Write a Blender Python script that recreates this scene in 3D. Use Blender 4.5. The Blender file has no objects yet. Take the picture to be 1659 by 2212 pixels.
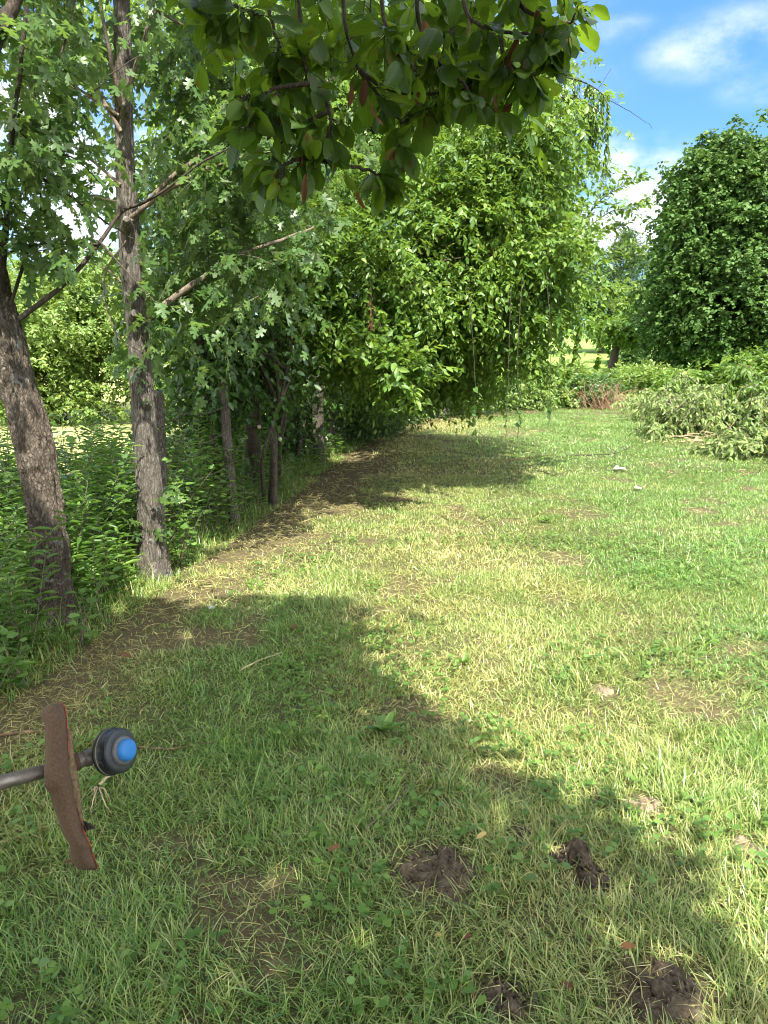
import bpy, math
import numpy as np
from mathutils import Vector, noise as mnoise

# ------------------------------------------------------------------ camera, world, sun, exposure
scene = bpy.context.scene
COL = scene.collection
FPX, CX, CY = 1639.0, 829.5, 1106.0          # photograph measured in a 1659 x 2212 frame
PITCH = math.radians(11.9)
EYE = 1.6
cam_d = bpy.data.cameras.new('camera')
cam_d.sensor_fit = 'VERTICAL'
cam_d.angle = 2 * math.atan(1106.0 / FPX)
cam_d.clip_start, cam_d.clip_end = 0.05, 2000
cam = bpy.data.objects.new('camera', cam_d)
COL.objects.link(cam)
cam.location = (0, 0, EYE)
cam.rotation_euler = (math.pi / 2 - PITCH, 0, 0)
scene.camera = cam

SUN_H = np.array([0.17, -0.60])              # horizontal run towards the sun per metre of height
sun_vec = np.array([SUN_H[0], SUN_H[1], 1.0]); sun_vec /= np.linalg.norm(sun_vec)
ELEV = math.asin(sun_vec[2])
AZ = math.atan2(sun_vec[0], sun_vec[1])      # clockwise from +Y
sd = bpy.data.lights.new('sun', 'SUN')
sd.energy = 4.7
sd.angle = math.radians(0.55)
sd.color = (1.0, 0.95, 0.86)
so = bpy.data.objects.new('sun', sd); COL.objects.link(so)
so.location = (3, -10, 20)
so.rotation_euler = Vector(sun_vec).to_track_quat('Z', 'Y').to_euler()

scene.view_settings.view_transform = 'Standard'
scene.view_settings.look = 'None'
scene.view_settings.exposure = 1.8
scene.view_settings.gamma = 1
scene.view_settings.use_curve_mapping = False
scene.cycles.filter_width = 1.05
scene.cycles.max_bounces = 7
scene.cycles.diffuse_bounces = 4
scene.cycles.transmission_bounces = 5
scene.cycles.transparent_max_bounces = 8
scene.cycles.caustics_reflective = False
scene.cycles.caustics_refractive = False
scene.cycles.sample_clamp_indirect = 6


def ray(px, py):
    c, s = math.cos(PITCH), math.sin(PITCH)
    rx, ru = (px - CX) / FPX, (CY - py) / FPX
    return np.array([rx, c + ru * s, -s + ru * c])


def at(px, py, Y):
    d = ray(px, py)
    return np.array([0, 0, EYE]) + d * (Y / d[1])


class NT:
    def __init__(self, tree):
        self.t = tree; tree.nodes.clear()

    def n(self, kind, **kw):
        nd = self.t.nodes.new('ShaderNode' + kind)
        ins = kw.pop('ins', {})
        for k, v in kw.items(): setattr(nd, k, v)
        for k, v in ins.items():
            if hasattr(v, 'is_linked') or isinstance(v, bpy.types.NodeSocket): self.t.links.new(v, nd.inputs[k])
            else: nd.inputs[k].default_value = v
        return nd

    def link(self, a, b): self.t.links.new(a, b)

    def math(self, op, a, b=0.0, c=0.0, clamp=False):
        nd = self.t.nodes.new('ShaderNodeMath'); nd.operation = op; nd.use_clamp = clamp
        for i, v in enumerate((a, b, c)):
            if isinstance(v, bpy.types.NodeSocket): self.t.links.new(v, nd.inputs[i])
            else: nd.inputs[i].default_value = v
        return nd.outputs[0]

    def mix(self, f, a, b, mode='MIX'):
        nd = self.t.nodes.new('ShaderNodeMix'); nd.data_type = 'RGBA'; nd.blend_type = mode
        for i, v in ((0, f), (6, a), (7, b)):
            if isinstance(v, bpy.types.NodeSocket): self.t.links.new(v, nd.inputs[i])
            elif i == 0: nd.inputs[i].default_value = v
            else: nd.inputs[i].default_value = (*v, 1)
        return nd.outputs[2]

    def ramp(self, f, stops, interp='LINEAR'):
        nd = self.t.nodes.new('ShaderNodeValToRGB')
        nd.color_ramp.interpolation = interp
        e = nd.color_ramp.elements
        while len(e) < len(stops): e.new(0.5)
        for el, (p, c) in zip(e, stops):
            el.position = p
            el.color = (*c, 1) if not isinstance(c, (int, float)) else (c, c, c, 1)
        self.t.links.new(f, nd.inputs[0])
        return nd.outputs[0]


world = bpy.data.worlds.new('World'); scene.world = world
world.use_nodes = True
w = NT(world.node_tree)
sky = w.n('TexSky', sky_type='NISHITA', sun_disc=False, sun_elevation=ELEV, sun_rotation=AZ,
          altitude=0.0, air_density=1.0, dust_density=0.3, ozone_density=2.2)
wc = w.n('TexCoord')
dirv = wc.outputs['Generated']
cn = w.n('TexNoise', ins={'Vector': w.n('Mapping', ins={'Vector': dirv, 'Scale': (1, 1, 1.9)}).outputs[0],
                         'Scale': 9.0, 'Detail': 8.0, 'Roughness': 0.58})
acc = None
for (px, py, rx, rz, amp) in [(1565, 95, .085, .035, .52), (1330, 62, .055, .016, .36), (1650, 185, .06, .022, .34),
                              (1370, 440, .085, .07, .95), (1340, 390, .04, .05, .9), (1300, 470, .09, .04, .9),
                              (110, 285, .12, .07, .95), (200, 330, .10, .06, .9), (160, 480, .1, .05, .85),
                              (1140, 270, .06, .05, .9), (40, 120, .15, .04, .5), (700, 150, .3, .12, .5)]:
    d = ray(px, py); d /= np.linalg.norm(d)
    sub = w.n('VectorMath', operation='SUBTRACT', ins={0: dirv, 1: tuple(d)}).outputs[0]
    sc_ = w.n('VectorMath', operation='MULTIPLY', ins={0: sub, 1: (1 / rx, 1 / rx, 1 / rz)}).outputs[0]
    ln = w.n('VectorMath', operation='LENGTH', ins={0: sc_}).outputs['Value']
    v = w.n('MapRange', interpolation_type='SMOOTHSTEP', ins={0: ln, 1: 0.2, 2: 1.5, 3: amp, 4: 0.0}).outputs[0]
    acc = v if acc is None else w.math('MAXIMUM', acc, v)
dens = w.math('MULTIPLY', acc, w.math('MULTIPLY_ADD', cn.outputs[0], 3.4, -0.95))
cm = w.n('MapRange', interpolation_type='SMOOTHSTEP', ins={0: dens, 1: 0.02, 2: 0.85, 3: 0.0, 4: 0.93}).outputs[0]
sepd = w.n('SeparateXYZ', ins={0: dirv})
# unseen bright cloud added overhead and behind the camera to lift the shade
back = w.n('MapRange', interpolation_type='SMOOTHSTEP', ins={0: w.math('MULTIPLY_ADD', sepd.outputs[2], -.75, sepd.outputs[1]), 1: 0.45, 2: -0.25, 3: 0.0, 4: 1.0}).outputs[0]
back = w.math('MULTIPLY', back, w.n('MapRange', ins={0: sepd.outputs[2], 1: 0.0, 2: .12, 3: 0.0, 4: 1.0}).outputs[0])
bn = w.n('TexNoise', ins={'Vector': dirv, 'Scale': 2.6, 'Detail': 7.0, 'Roughness': 0.55})
bm = w.math('MULTIPLY', back, w.n('MapRange', interpolation_type='SMOOTHSTEP', ins={0: bn.outputs[0], 1: 0.34, 2: 0.56, 3: 0.0, 4: 1.0}).outputs[0])
tint = w.ramp(sepd.outputs[2], [(0.0, (.20, .28, .36)), (.12, (.235, .345, .48)), (.35, (.27, .43, .70)), (.7, (.44, .63, .9))])
skyb = w.mix(1.0, sky.outputs[0], tint, 'MULTIPLY')
skyc = w.mix(cm, skyb, (2.9, 3.0, 3.15))
skyc = w.mix(bm, skyc, (7.2, 7.2, 7.2))
bg = w.n('Background', ins={0: skyc, 1: 0.15})
w.link(bg.outputs[0], w.n('OutputWorld').inputs[0])

# ------------------------------------------------------------------ helpers
rng = np.random.default_rng(11)
U = lambda a, b, n=None: rng.uniform(a, b, n)


def nrm(v):
    v = np.asarray(v, float)
    return v / np.maximum(np.linalg.norm(v, axis=-1, keepdims=True), 1e-9)


def vnoise(x, y, s=1.0, seed=0):
    x = np.asarray(x, float) * s + seed * 17.31; y = np.asarray(y, float) * s + seed * 9.7
    xi, yi = np.floor(x), np.floor(y)
    fx, fy = x - xi, y - yi
    fx, fy = fx * fx * (3 - 2 * fx), fy * fy * (3 - 2 * fy)

    def h(i, j):
        v = np.sin(i * 127.1 + j * 311.7 + seed * 74.7) * 43758.5453
        return v - np.floor(v)
    return (h(xi, yi) * (1 - fx) + h(xi + 1, yi) * fx) * (1 - fy) + (h(xi, yi + 1) * (1 - fx) + h(xi + 1, yi + 1) * fx) * fy


def fbm(x, y, s=1.0, seed=0, o=4):
    t, a, tot = 0, 1.0, 0
    for k in range(o):
        t = t + a * vnoise(x, y, s * 2 ** k, seed + k * 3.1); tot += a; a *= 0.5
    return t / tot


def sstep(a, b, x):
    t = np.clip((np.asarray(x, float) - a) / (b - a), 0, 1)
    return t * t * (3 - 2 * t)


def gz(x, y):
    x = np.asarray(x, float); y = np.asarray(y, float)
    far = np.where(y > 20, 0.06 * (y - 20), 0.0)
    far = far - np.where(y > 75, 0.06 * (y - 75), 0.0) - np.where(y > 110, 0.02 * (y - 110), 0)
    near = 0.05 * (fbm(x, y, 0.55, 3) - 0.5) * sstep(40, 15, np.hypot(x, y)) + 0.03 * (fbm(x, y, 2.5, 5, 3) - 0.5) * sstep(14, 6, np.hypot(x, y))
    return far + near


def on_ground(px, py):
    d = ray(px, py)
    t = EYE / max(-d[2], 0.02)
    for _ in range(8):
        p = np.array([0, 0, EYE]) + d * t
        t = (EYE - float(gz(p[0], p[1]))) / max(-d[2], 0.02)
    p = np.array([0, 0, EYE]) + d * t
    return p


EDGE_Y = np.array([-6, 0, 2.4, 3.47, 4.4, 5.26, 7.28, 10.2, 13.5, 15.8, 18.6, 20.5, 22.5])
EDGE_X = np.array([-2.4, -2.0, -1.85, -1.66, -1.56, -1.42, -1.16, -0.78, -0.3, 0.0, 1.3, 3.6, 8.5])
edge_x = lambda y: np.interp(y, EDGE_Y, EDGE_X)

BASE = {}


def link_mesh(name, V, faces, mat, loc=(0, 0, 0), parent=None, attrs=None, smooth=True):
    """faces: int array (n,3) or (n,4), or a list of such arrays"""
    loc = np.asarray(loc, float)
    fl = faces if isinstance(faces, list) else [faces]
    fl = [np.asarray(f, np.int32) for f in fl if len(f)]
    V = np.asarray(V, float)
    me = bpy.data.meshes.new(name)
    me.vertices.add(len(V))
    me.vertices.foreach_set('co', (V - loc).astype(np.float32).ravel())
    idx = np.concatenate([f.ravel() for f in fl])
    tot = np.concatenate([np.full(len(f), f.shape[1], np.int32) for f in fl])
    st = np.concatenate([[0], np.cumsum(tot)[:-1]]).astype(np.int32)
    me.loops.add(len(idx)); me.polygons.add(len(tot))
    me.loops.foreach_set('vertex_index', idx.astype(np.int32))
    me.polygons.foreach_set('loop_start', st)
    me.polygons.foreach_set('use_smooth', np.full(len(tot), smooth, bool))
    for k, v in (attrs or {}).items():
        a = me.attributes.new(k, 'FLOAT', 'POINT')
        a.data.foreach_set('value', np.asarray(v, np.float32))
    me.update(calc_edges=True)
    me.validate()
    if mat is not None: me.materials.append(mat)
    o = bpy.data.objects.new(name, me)
    COL.objects.link(o)
    if parent is not None: o.parent = parent
    else: o.location = loc
    return o


def tag(o, label, cat, group=None, kind=None):
    if label: o['label'] = label
    if cat: o['category'] = cat
    if group: o['group'] = group
    if kind: o['kind'] = kind
    return o


def thing(name, label, cat, loc, group=None):
    o = bpy.data.objects.new(name, None)
    o.empty_display_size = 0.2
    COL.objects.link(o)
    o.location = tuple(loc)
    BASE[o.name] = np.asarray(loc, float)
    return tag(o, label, cat, group)


def part(root, name, V, faces, mat, attrs=None, parent=None, smooth=True):
    return link_mesh(name, V, faces, mat, BASE[root.name], parent or root, attrs, smooth)


class Acc:
    """collects geometry for one mesh"""
    def __init__(self): self.V, self.F3, self.F4, self.A, self.n = [], [], [], {}, 0

    def add(self, V, F, **attrs):
        F = np.asarray(F, np.int64) + self.n
        (self.F4 if F.shape[1] == 4 else self.F3).append(F)
        self.V.append(np.asarray(V, float))
        for k in set(self.A) | set(attrs):
            self.A.setdefault(k, [np.zeros(self.n)] if self.n else [])
            v = attrs.get(k, 0.0)
            self.A[k].append(np.full(len(V), v, float) if np.isscalar(v) else np.asarray(v, float))
        self.n += len(V)
        return self

    def get(self):
        fs = []
        if self.F3: fs.append(np.concatenate(self.F3))
        if self.F4: fs.append(np.concatenate(self.F4))
        return np.concatenate(self.V), fs, {k: np.concatenate(v) for k, v in self.A.items()}

    def part(self, root, name, mat, parent=None, smooth=True):
        V, F, A = self.get()
        return part(root, name, V, F, mat, A, parent, smooth)

    def obj(self, name, mat, loc=(0, 0, 0), smooth=True):
        V, F, A = self.get()
        return link_mesh(name, V, F, mat, loc, None, A, smooth)


# leaf templates: (along, across, up), faces
T_OVAL = (np.array([(0, 0, 0), (.3, .5, .07), (.72, .36, .05), (1, 0, -.06), (.72, -.36, .05), (.3, -.5, .07)], float),
          np.array([(0, 3, 2, 1), (0, 5, 4, 3)]))
T_LANCE = (np.array([(0, 0, 0), (.25, .5, .03), (.65, .38, .0), (1, 0, -.16), (.65, -.38, .0), (.25, -.5, .03)], float),
           np.array([(0, 3, 2, 1), (0, 5, 4, 3)]))
_half = [(0, 0), (.06, .16), (-.06, .40), (.10, .36), (.20, .46), (.30, .17), (.44, .30), (.50, .56), (.58, .40), (.70, .44), (.60, .11), (.74, .13), (.84, .20), (1, 0)]
_out = _half + [(a, -b) for a, b in _half[-2:0:-1]]
_mv = [(.33, 0, 0)] + [(a, b, -.10 * (abs(b) / .5) ** 2 - .10 * a * a) for a, b in _out]
T_MAPLE = (np.array(_mv, float), np.array([(0, 1 + (i + 1) % len(_out), 1 + i) for i in range(len(_out))]))
_heart = [(0, 0), (-.12, .2), (-.05, .42), (.2, .52), (.5, .4), (.8, .16), (1, 0)]
_ho = _heart + [(a, -b) for a, b in _heart[-2:0:-1]]
T_HEART = (np.array([(.3, 0, .0)] + [(a, b, .08 * abs(b) - .1 * a * a) for a, b in _ho], float),
           np.array([(0, 1 + (i + 1) % len(_ho), 1 + i) for i in range(len(_ho))]))
# big obovate leaf with a folded, drooping blade
_st = [(0, .03), (.1, .2), (.24, .36), (.42, .46), (.6, .5), (.76, .44), (.9, .27), (1.0, .03)]
_bv, _bf = [], []
for t, hw in _st:
    for k in (-1, -.5, 0, .5, 1):
        _bv.append((t, k * hw, .16 * abs(k) * hw - .22 * t * t + .018 * math.sin(t * 15 + k * 2)))
for i in range(len(_st) - 1):
    for k in range(4):
        a = i * 5 + k
        _bf.append((a, a + 5, a + 6, a + 1))
T_BROAD = (np.array(_bv, float), np.array(_bf))
T_ROUND = (np.array([(0, 0, 0)] + [(.5 + .5 * math.cos(a), .5 * math.sin(a), .05) for a in np.linspace(math.pi * .85, -math.pi * .85, 7)], float),
           np.array([(0, i + 1, i + 2)[::-1] if False else (0, i + 2, i + 1) for i in range(6)]))


def leaves(acc, P, D, N, L, W, T, rnd=None, **extra):
    n = len(P)
    if n == 0: return
    P = np.asarray(P, float); D = nrm(D)
    S = nrm(np.cross(N, D)); N2 = np.cross(D, S)
    L = np.broadcast_to(np.asarray(L, float), (n,)); W = np.broadcast_to(np.asarray(W, float), (n,))
    tv, tf = T
    k = len(tv)
    V = P[:, None] + D[:, None] * (tv[None, :, 0:1] * L[:, None, None]) + S[:, None] * (tv[None, :, 1:2] * W[:, None, None]) \
        + N2[:, None] * (tv[None, :, 2:3] * L[:, None, None])
    F = (tf[None] + (np.arange(n) * k)[:, None, None]).reshape(-1, tf.shape[1])
    if rnd is None: rnd = rng.random(n)
    ex = {kk: np.repeat(np.broadcast_to(v, (n,)), k) for kk, v in extra.items()}
    acc.add(V.reshape(-1, 3), F, rnd=np.repeat(rnd, k), lt=np.tile(tv[:, 0], n), la=np.tile(tv[:, 1], n), **ex)


def smooth_path(pts, n):
    pts = np.asarray(pts, float)
    if len(pts) < 3:
        t = np.linspace(0, 1, n)[:, None]
        return pts[0] * (1 - t) + pts[-1] * t
    P = np.vstack([2 * pts[0] - pts[1], pts, 2 * pts[-1] - pts[-2]])
    out = []
    m = len(pts) - 1
    for u in np.linspace(0, m, n):
        i = min(int(u), m - 1); t = u - i
        p0, p1, p2, p3 = P[i:i + 4]
        out.append(.5 * (2 * p1 + (p2 - p0) * t + (2 * p0 - 5 * p1 + 4 * p2 - p3) * t * t + (3 * p1 - p0 - 3 * p2 + p3) * t ** 3))
    return np.array(out)


def tube(acc, pts, radii, n=None, sides=6, disp=None, cap=True, wob=0.0):
    """a tapered tube; disp(angle, s, k) multiplies the radius"""
    pts = np.asarray(pts, float)
    n = n or len(pts)
    C = smooth_path(pts, n) if n != len(pts) else pts
    if wob:
        C = C + rng.normal(0, wob, C.shape) * np.linspace(0, 1, n)[:, None]
    radii = np.atleast_1d(np.asarray(radii, float))
    R = np.interp(np.linspace(0, 1, n), np.linspace(0, 1, len(radii)), radii) if len(radii) != n else radii
    Tn = nrm(np.gradient(C, axis=0))
    ref = np.array([1.0, 0, 0]) if abs(Tn[:, 0]).max() < .93 else np.array([0, 1.0, 0.001])
    A = nrm(np.cross(Tn, ref)); B = np.cross(Tn, A)
    ang = np.linspace(0, 2 * np.pi, sides, endpoint=False)
    rr = np.repeat(R[:, None], sides, 1)
    if disp is not None: rr = rr * disp(ang[None, :], C)
    V = C[:, None] + (A[:, None] * np.cos(ang)[None, :, None] + B[:, None] * np.sin(ang)[None, :, None]) * rr[:, :, None]
    i = np.arange(n - 1)[:, None] * sides; j = np.arange(sides)[None]
    F = np.stack([i + j, i + (j + 1) % sides, i + sides + (j + 1) % sides, i + sides + j], -1).reshape(-1, 4)
    V = V.reshape(-1, 3)
    acc.add(V, F)
    if cap:
        for e, fl in ((0, True), (n - 1, False)):
            ring = e * sides + np.arange(sides)
            Vc = np.vstack([V[ring], C[e]])
            Fc = np.array([(k, (k + 1) % sides, sides) for k in range(sides)])
            acc.add(Vc, Fc[:, ::-1] if fl else Fc)


def vn3(x, y, z):
    xi, yi, zi = np.floor(x), np.floor(y), np.floor(z)
    fx, fy, fz = x - xi, y - yi, z - zi
    fx, fy, fz = [f * f * (3 - 2 * f) for f in (fx, fy, fz)]

    def h(i, j, k):
        v = np.sin(i * 127.1 + j * 311.7 + k * 74.7) * 43758.5453
        return v - np.floor(v)
    a = [[(h(xi, yi + j, zi + k) * (1 - fx) + h(xi + 1, yi + j, zi + k) * fx) for j in (0, 1)] for k in (0, 1)]
    return (a[0][0] * (1 - fy) + a[0][1] * fy) * (1 - fz) + (a[1][0] * (1 - fy) + a[1][1] * fy) * fz


def bark_disp(amp, ka, kz, seed):
    """plates and fissures: ka plates round the stem, kz per metre of height"""
    def f(ang, C):
        A = np.repeat(ang, len(C), 0); Z = np.repeat(C[:, 2:3], ang.shape[1], 1)
        c, s_ = np.cos(A), np.sin(A)
        wob = .5 * vn3(c * 2 + seed, s_ * 2, Z * kz * .6)
        r = 0
        for m, wt in ((1.0, .6), (2.1, .4)):
            v = vn3(c * ka * m + seed + wob, s_ * ka * m + wob, Z * kz * m)
            r = r + wt * sstep(0, .26, np.abs(v - .5))
        big = vn3(c * 1.1 + seed, s_ * 1.1, Z * 1.7)
        return 1 + amp * (r - .75) + .16 * (big - .5)
    return f


# ------------------------------------------------------------------ materials
def new_mat(name):
    m = bpy.data.materials.new(name); m.use_nodes = True
    return m, NT(m.node_tree)


def attr(nt, name): return nt.n('Attribute', attribute_name=name).outputs['Fac']


def leaf_mat(name, stops, trans, tw=0.35, rough=0.42, spec=0.4, under=None, holes=False, veins=False, nscale=7.0):
    m, t = new_mat(name)
    r = attr(t, 'rnd')
    tc = t.n('TexCoord').outputs['Object']
    nz = t.n('TexNoise', ins={'Vector': tc, 'Scale': 1.3, 'Detail': 2.0}).outputs[0]
    f = t.math('ADD', t.math('MULTIPLY', r, 0.72), t.math('MULTIPLY_ADD', nz, 0.7, -0.21), clamp=True)
    col = t.ramp(f, stops)
    bump = None
    if veins:
        lt, la = attr(t, 'lt'), attr(t, 'la')
        mid = t.n('MapRange', ins={0: t.math('ABSOLUTE', la), 1: 0.0, 2: 0.035, 3: 1.0, 4: 0.0}).outputs[0]
        vv = t.math('SINE', t.math('MULTIPLY_ADD', t.math('SUBTRACT', lt, t.math('MULTIPLY', t.math('ABSOLUTE', la), 0.75)), 48.0, 0.0))
        vv = t.n('MapRange', ins={0: vv, 1: 0.86, 2: 1.0, 3: 0.0, 4: 0.45}).outputs[0]
        ve = t.math('MAXIMUM', mid, vv)
        col = t.mix(t.math('MULTIPLY', ve, 0.45), col, (0.16, 0.22, 0.06))
        bl = t.n('TexNoise', ins={'Vector': tc, 'Scale': 26.0, 'Detail': 3.0}).outputs[0]
        spot = t.n('MapRange', ins={0: t.math('MULTIPLY_ADD', r, 0.10, bl), 1: 0.70, 2: 0.76, 3: 0.0, 4: 0.9}).outputs[0]
        col = t.mix(spot, col, (0.13, 0.055, 0.015))
    pb = t.n('BsdfPrincipled', ins={'Base Color': col, 'Roughness': rough, 'Specular IOR Level': spec})
    if under is not None:
        bf = t.n('NewGeometry').outputs['Backfacing']
        t.link(t.mix(t.math('MULTIPLY', bf, 0.75), col, under), pb.inputs['Base Color'])
    tcx = t.mix(0.5, t.mix(1.0, col, (1.7, 1.7, 1.0), 'MULTIPLY'), trans)
    tr = t.n('BsdfTranslucent', ins={0: tcx})
    mx = t.n('MixShader', ins={0: tw, 1: pb.outputs[0], 2: tr.outputs[0]})
    out = mx.outputs[0]
    if holes:
        vo = t.n('TexVoronoi', ins={'Vector': tc, 'Scale': 42.0, 'Randomness': 1.0}, feature='F1')
        sz = t.n('SeparateColor', ins={0: vo.outputs['Color']}).outputs[0]
        rad = t.n('MapRange', ins={0: sz, 1: 0.72, 2: 1.0, 3: 0.0, 4: 0.36}).outputs[0]
        hole = t.math('LESS_THAN', vo.outputs['Distance'], rad)
        out = t.n('MixShader', ins={0: hole, 1: out, 2: t.n('BsdfTransparent').outputs[0]}).outputs[0]
    t.link(out, t.n('OutputMaterial').inputs[0])
    return m


G = lambda r, g, b: (r, g, b)
M = {}
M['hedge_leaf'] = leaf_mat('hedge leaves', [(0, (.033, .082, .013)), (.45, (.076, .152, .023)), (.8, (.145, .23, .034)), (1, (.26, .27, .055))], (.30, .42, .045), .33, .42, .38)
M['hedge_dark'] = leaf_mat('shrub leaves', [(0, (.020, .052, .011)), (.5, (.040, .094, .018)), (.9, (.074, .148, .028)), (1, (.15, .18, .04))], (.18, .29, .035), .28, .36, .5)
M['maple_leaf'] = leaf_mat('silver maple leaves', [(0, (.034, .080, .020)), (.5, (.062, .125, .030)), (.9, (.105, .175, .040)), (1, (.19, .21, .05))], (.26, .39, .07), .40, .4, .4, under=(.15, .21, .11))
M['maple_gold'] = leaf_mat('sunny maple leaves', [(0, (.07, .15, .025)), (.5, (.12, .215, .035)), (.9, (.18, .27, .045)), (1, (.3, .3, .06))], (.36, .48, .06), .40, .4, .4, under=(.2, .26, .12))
M['broad_leaf'] = leaf_mat('broad overhead leaves', [(0, (.018, .046, .007)), (.55, (.038, .086, .012)), (.92, (.08, .14, .018)), (1, (.18, .15, .025))], (.25, .38, .015), .46, .40, .30, holes=True, veins=True)
M['far_maple'] = leaf_mat('far maple leaves', [(0, (.026, .064, .014)), (.5, (.056, .116, .024)), (.9, (.115, .18, .042)), (1, (.17, .21, .055))], (.14, .27, .05), .2, .5, .25)
M['bush_leaf'] = leaf_mat('field bush leaves', [(0, (.08, .15, .03)), (.5, (.14, .22, .055)), (.84, (.22, .28, .08)), (1, (.40, .33, .07))], (.36, .46, .07), .32, .42, .4)
M['brush_leaf'] = leaf_mat('wilting brush leaves', [(0, (.08, .135, .032)), (.45, (.15, .225, .06)), (.85, (.26, .315, .10)), (1, (.40, .37, .16))], (.28, .36, .1), .28, .5, .3, under=(.21, .26, .12))
M['weed_leaf'] = leaf_mat('weed leaves', [(0, (.045, .10, .02)), (.5, (.085, .17, .032)), (.9, (.15, .25, .05)), (1, (.22, .29, .07))], (.24, .42, .06), .34, .42, .35)
M['pine_leaf'] = leaf_mat('pine needles', [(0, (.05, .09, .045)), (.6, (.085, .14, .065)), (1, (.13, .19, .09))], (.1, .2, .06), .2, .5, .3)
M['dead_leaf'] = leaf_mat('dead leaves', [(0, (.045, .02, .012)), (.5, (.10, .042, .02)), (1, (.19, .095, .04))], (.2, .08, .02), .2, .6, .2)
M['yellow_leaf'] = leaf_mat('yellow leaves', [(0, (.36, .27, .08)), (1, (.5, .38, .15))], (.5, .36, .08), .3, .5, .3)


def grass_mat():
    m, t = new_mat('grass blades')
    r, dry, lt = attr(t, 'rnd'), attr(t, 'dry'), attr(t, 'lt')
    green = t.ramp(r, [(0, (.045, .120, .020)), (.4, (.098, .215, .034)), (.8, (.17, .30, .050)), (1, (.26, .37, .10))])
    straw = t.ramp(r, [(0, (.25, .21, .075)), (.5, (.43, .385, .13)), (1, (.58, .52, .25))])
    f = t.math('ADD', dry, t.n('MapRange', ins={0: lt, 1: 0.45, 2: 1.0, 3: -0.03, 4: 0.07}).outputs[0], clamp=True)
    col = t.mix(f, green, straw)
    pb = t.n('BsdfPrincipled', ins={'Base Color': col, 'Roughness': 0.36, 'Specular IOR Level': 0.5})
    tr = t.n('BsdfTranslucent', ins={0: t.mix(1.0, col, (1.35, 1.45, .9), 'MULTIPLY')})
    t.link(t.n('MixShader', ins={0: .32, 1: pb.outputs[0], 2: tr.outputs[0]}).outputs[0], t.n('OutputMaterial').inputs[0])
    return m


M['grass'] = grass_mat()


def bark_mat(name, dark, mid, light, zs=.22, scale=26, bump=.9, lichen=None, band=None):
    m, t = new_mat(name)
    tc = t.n('TexCoord').outputs['Object']
    nz = t.n('TexNoise', ins={'Vector': tc, 'Scale': 9.0, 'Detail': 4.0})
    wv = t.n('VectorMath', operation='ADD', ins={0: tc, 1: t.n('VectorMath', operation='SCALE', ins={0: nz.outputs['Color'], 'Scale': .06}).outputs[0]}).outputs[0]
    mp = t.n('Mapping', ins={'Vector': wv, 'Scale': (1, 1, zs)}).outputs[0]
    vo = t.n('TexVoronoi', feature='DISTANCE_TO_EDGE', ins={'Vector': mp, 'Scale': scale * 1.9}).outputs['Distance']
    rn = t.n('TexNoise', ins={'Vector': t.n('Mapping', ins={'Vector': wv, 'Scale': (1, 1, zs * .55)}).outputs[0], 'Scale': scale * 1.3, 'Detail': 5.0, 'Roughness': .6}).outputs[0]
    ridge = t.n('MapRange', ins={0: t.math('ABSOLUTE', t.math('SUBTRACT', rn, .5)), 1: 0.0, 2: .11, 3: 0.0, 4: 1.0}).outputs[0]
    fn = t.n('TexNoise', ins={'Vector': t.n('Mapping', ins={'Vector': tc, 'Scale': (1, 1, .4)}).outputs[0], 'Scale': 85.0, 'Detail': 6.0, 'Roughness': .72}).outputs[0]
    crack = t.n('MapRange', ins={0: vo, 1: 0.0, 2: .22, 3: 0.0, 4: 1.0}).outputs[0]
    h = t.math('MULTIPLY_ADD', fn, .62, t.math('MULTIPLY_ADD', crack, .22, t.math('MULTIPLY', ridge, .26)))
    col = t.ramp(h, [(.25, dark), (.62, mid), (.98, light)])
    big = t.n('TexNoise', ins={'Vector': tc, 'Scale': 4.5, 'Detail': 3.0}).outputs[0]
    col = t.mix(t.n('MapRange', ins={0: big, 1: .45, 2: .7, 3: 0.0, 4: .22}).outputs[0], col, light)
    if lichen:
        l1 = t.n('TexNoise', ins={'Vector': tc, 'Scale': 11.0, 'Detail': 6.0, 'Roughness': .65}).outputs[0]
        col = t.mix(t.n('MapRange', ins={0: l1, 1: .60, 2: .66, 3: 0.0, 4: .65}).outputs[0], col, lichen)
    bp = t.n('Bump', ins={'Strength': bump, 'Distance': .012, 'Height': h})
    pb = t.n('BsdfPrincipled', ins={'Base Color': col, 'Roughness': .85, 'Specular IOR Level': .2, 'Normal': bp.outputs[0]})
    t.link(pb.outputs[0], t.n('OutputMaterial').inputs[0])
    return m


M['cherry_bark'] = bark_mat('dark scaly bark', (.017, .012, .008), (.080, .064, .047), (.21, .178, .142), .5, 30, 1.0, lichen=(.23, .225, .2))
M['maple_bark'] = bark_mat('ridged grey brown bark', (.028, .023, .018), (.108, .093, .076), (.25, .222, .186), .16, 34, 1.0, lichen=(.26, .29, .235))
M['shade_bark'] = bark_mat('dark shrub bark', (.024, .019, .015), (.078, .063, .05), (.16, .135, .11), .14, 40, .9)
M['twig'] = bark_mat('twig bark', (.05, .04, .03), (.16, .125, .09), (.28, .23, .18), .3, 60, .5)
M['dark_twig'] = bark_mat('dark twig bark', (.02, .016, .012), (.055, .042, .032), (.11, .09, .07), .3, 60, .5)
M['post'] = bark_mat('weathered post wood', (.02, .016, .013), (.10, .08, .065), (.28, .245, .21), .06, 55, .9, lichen=(.38, .40, .34))


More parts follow.
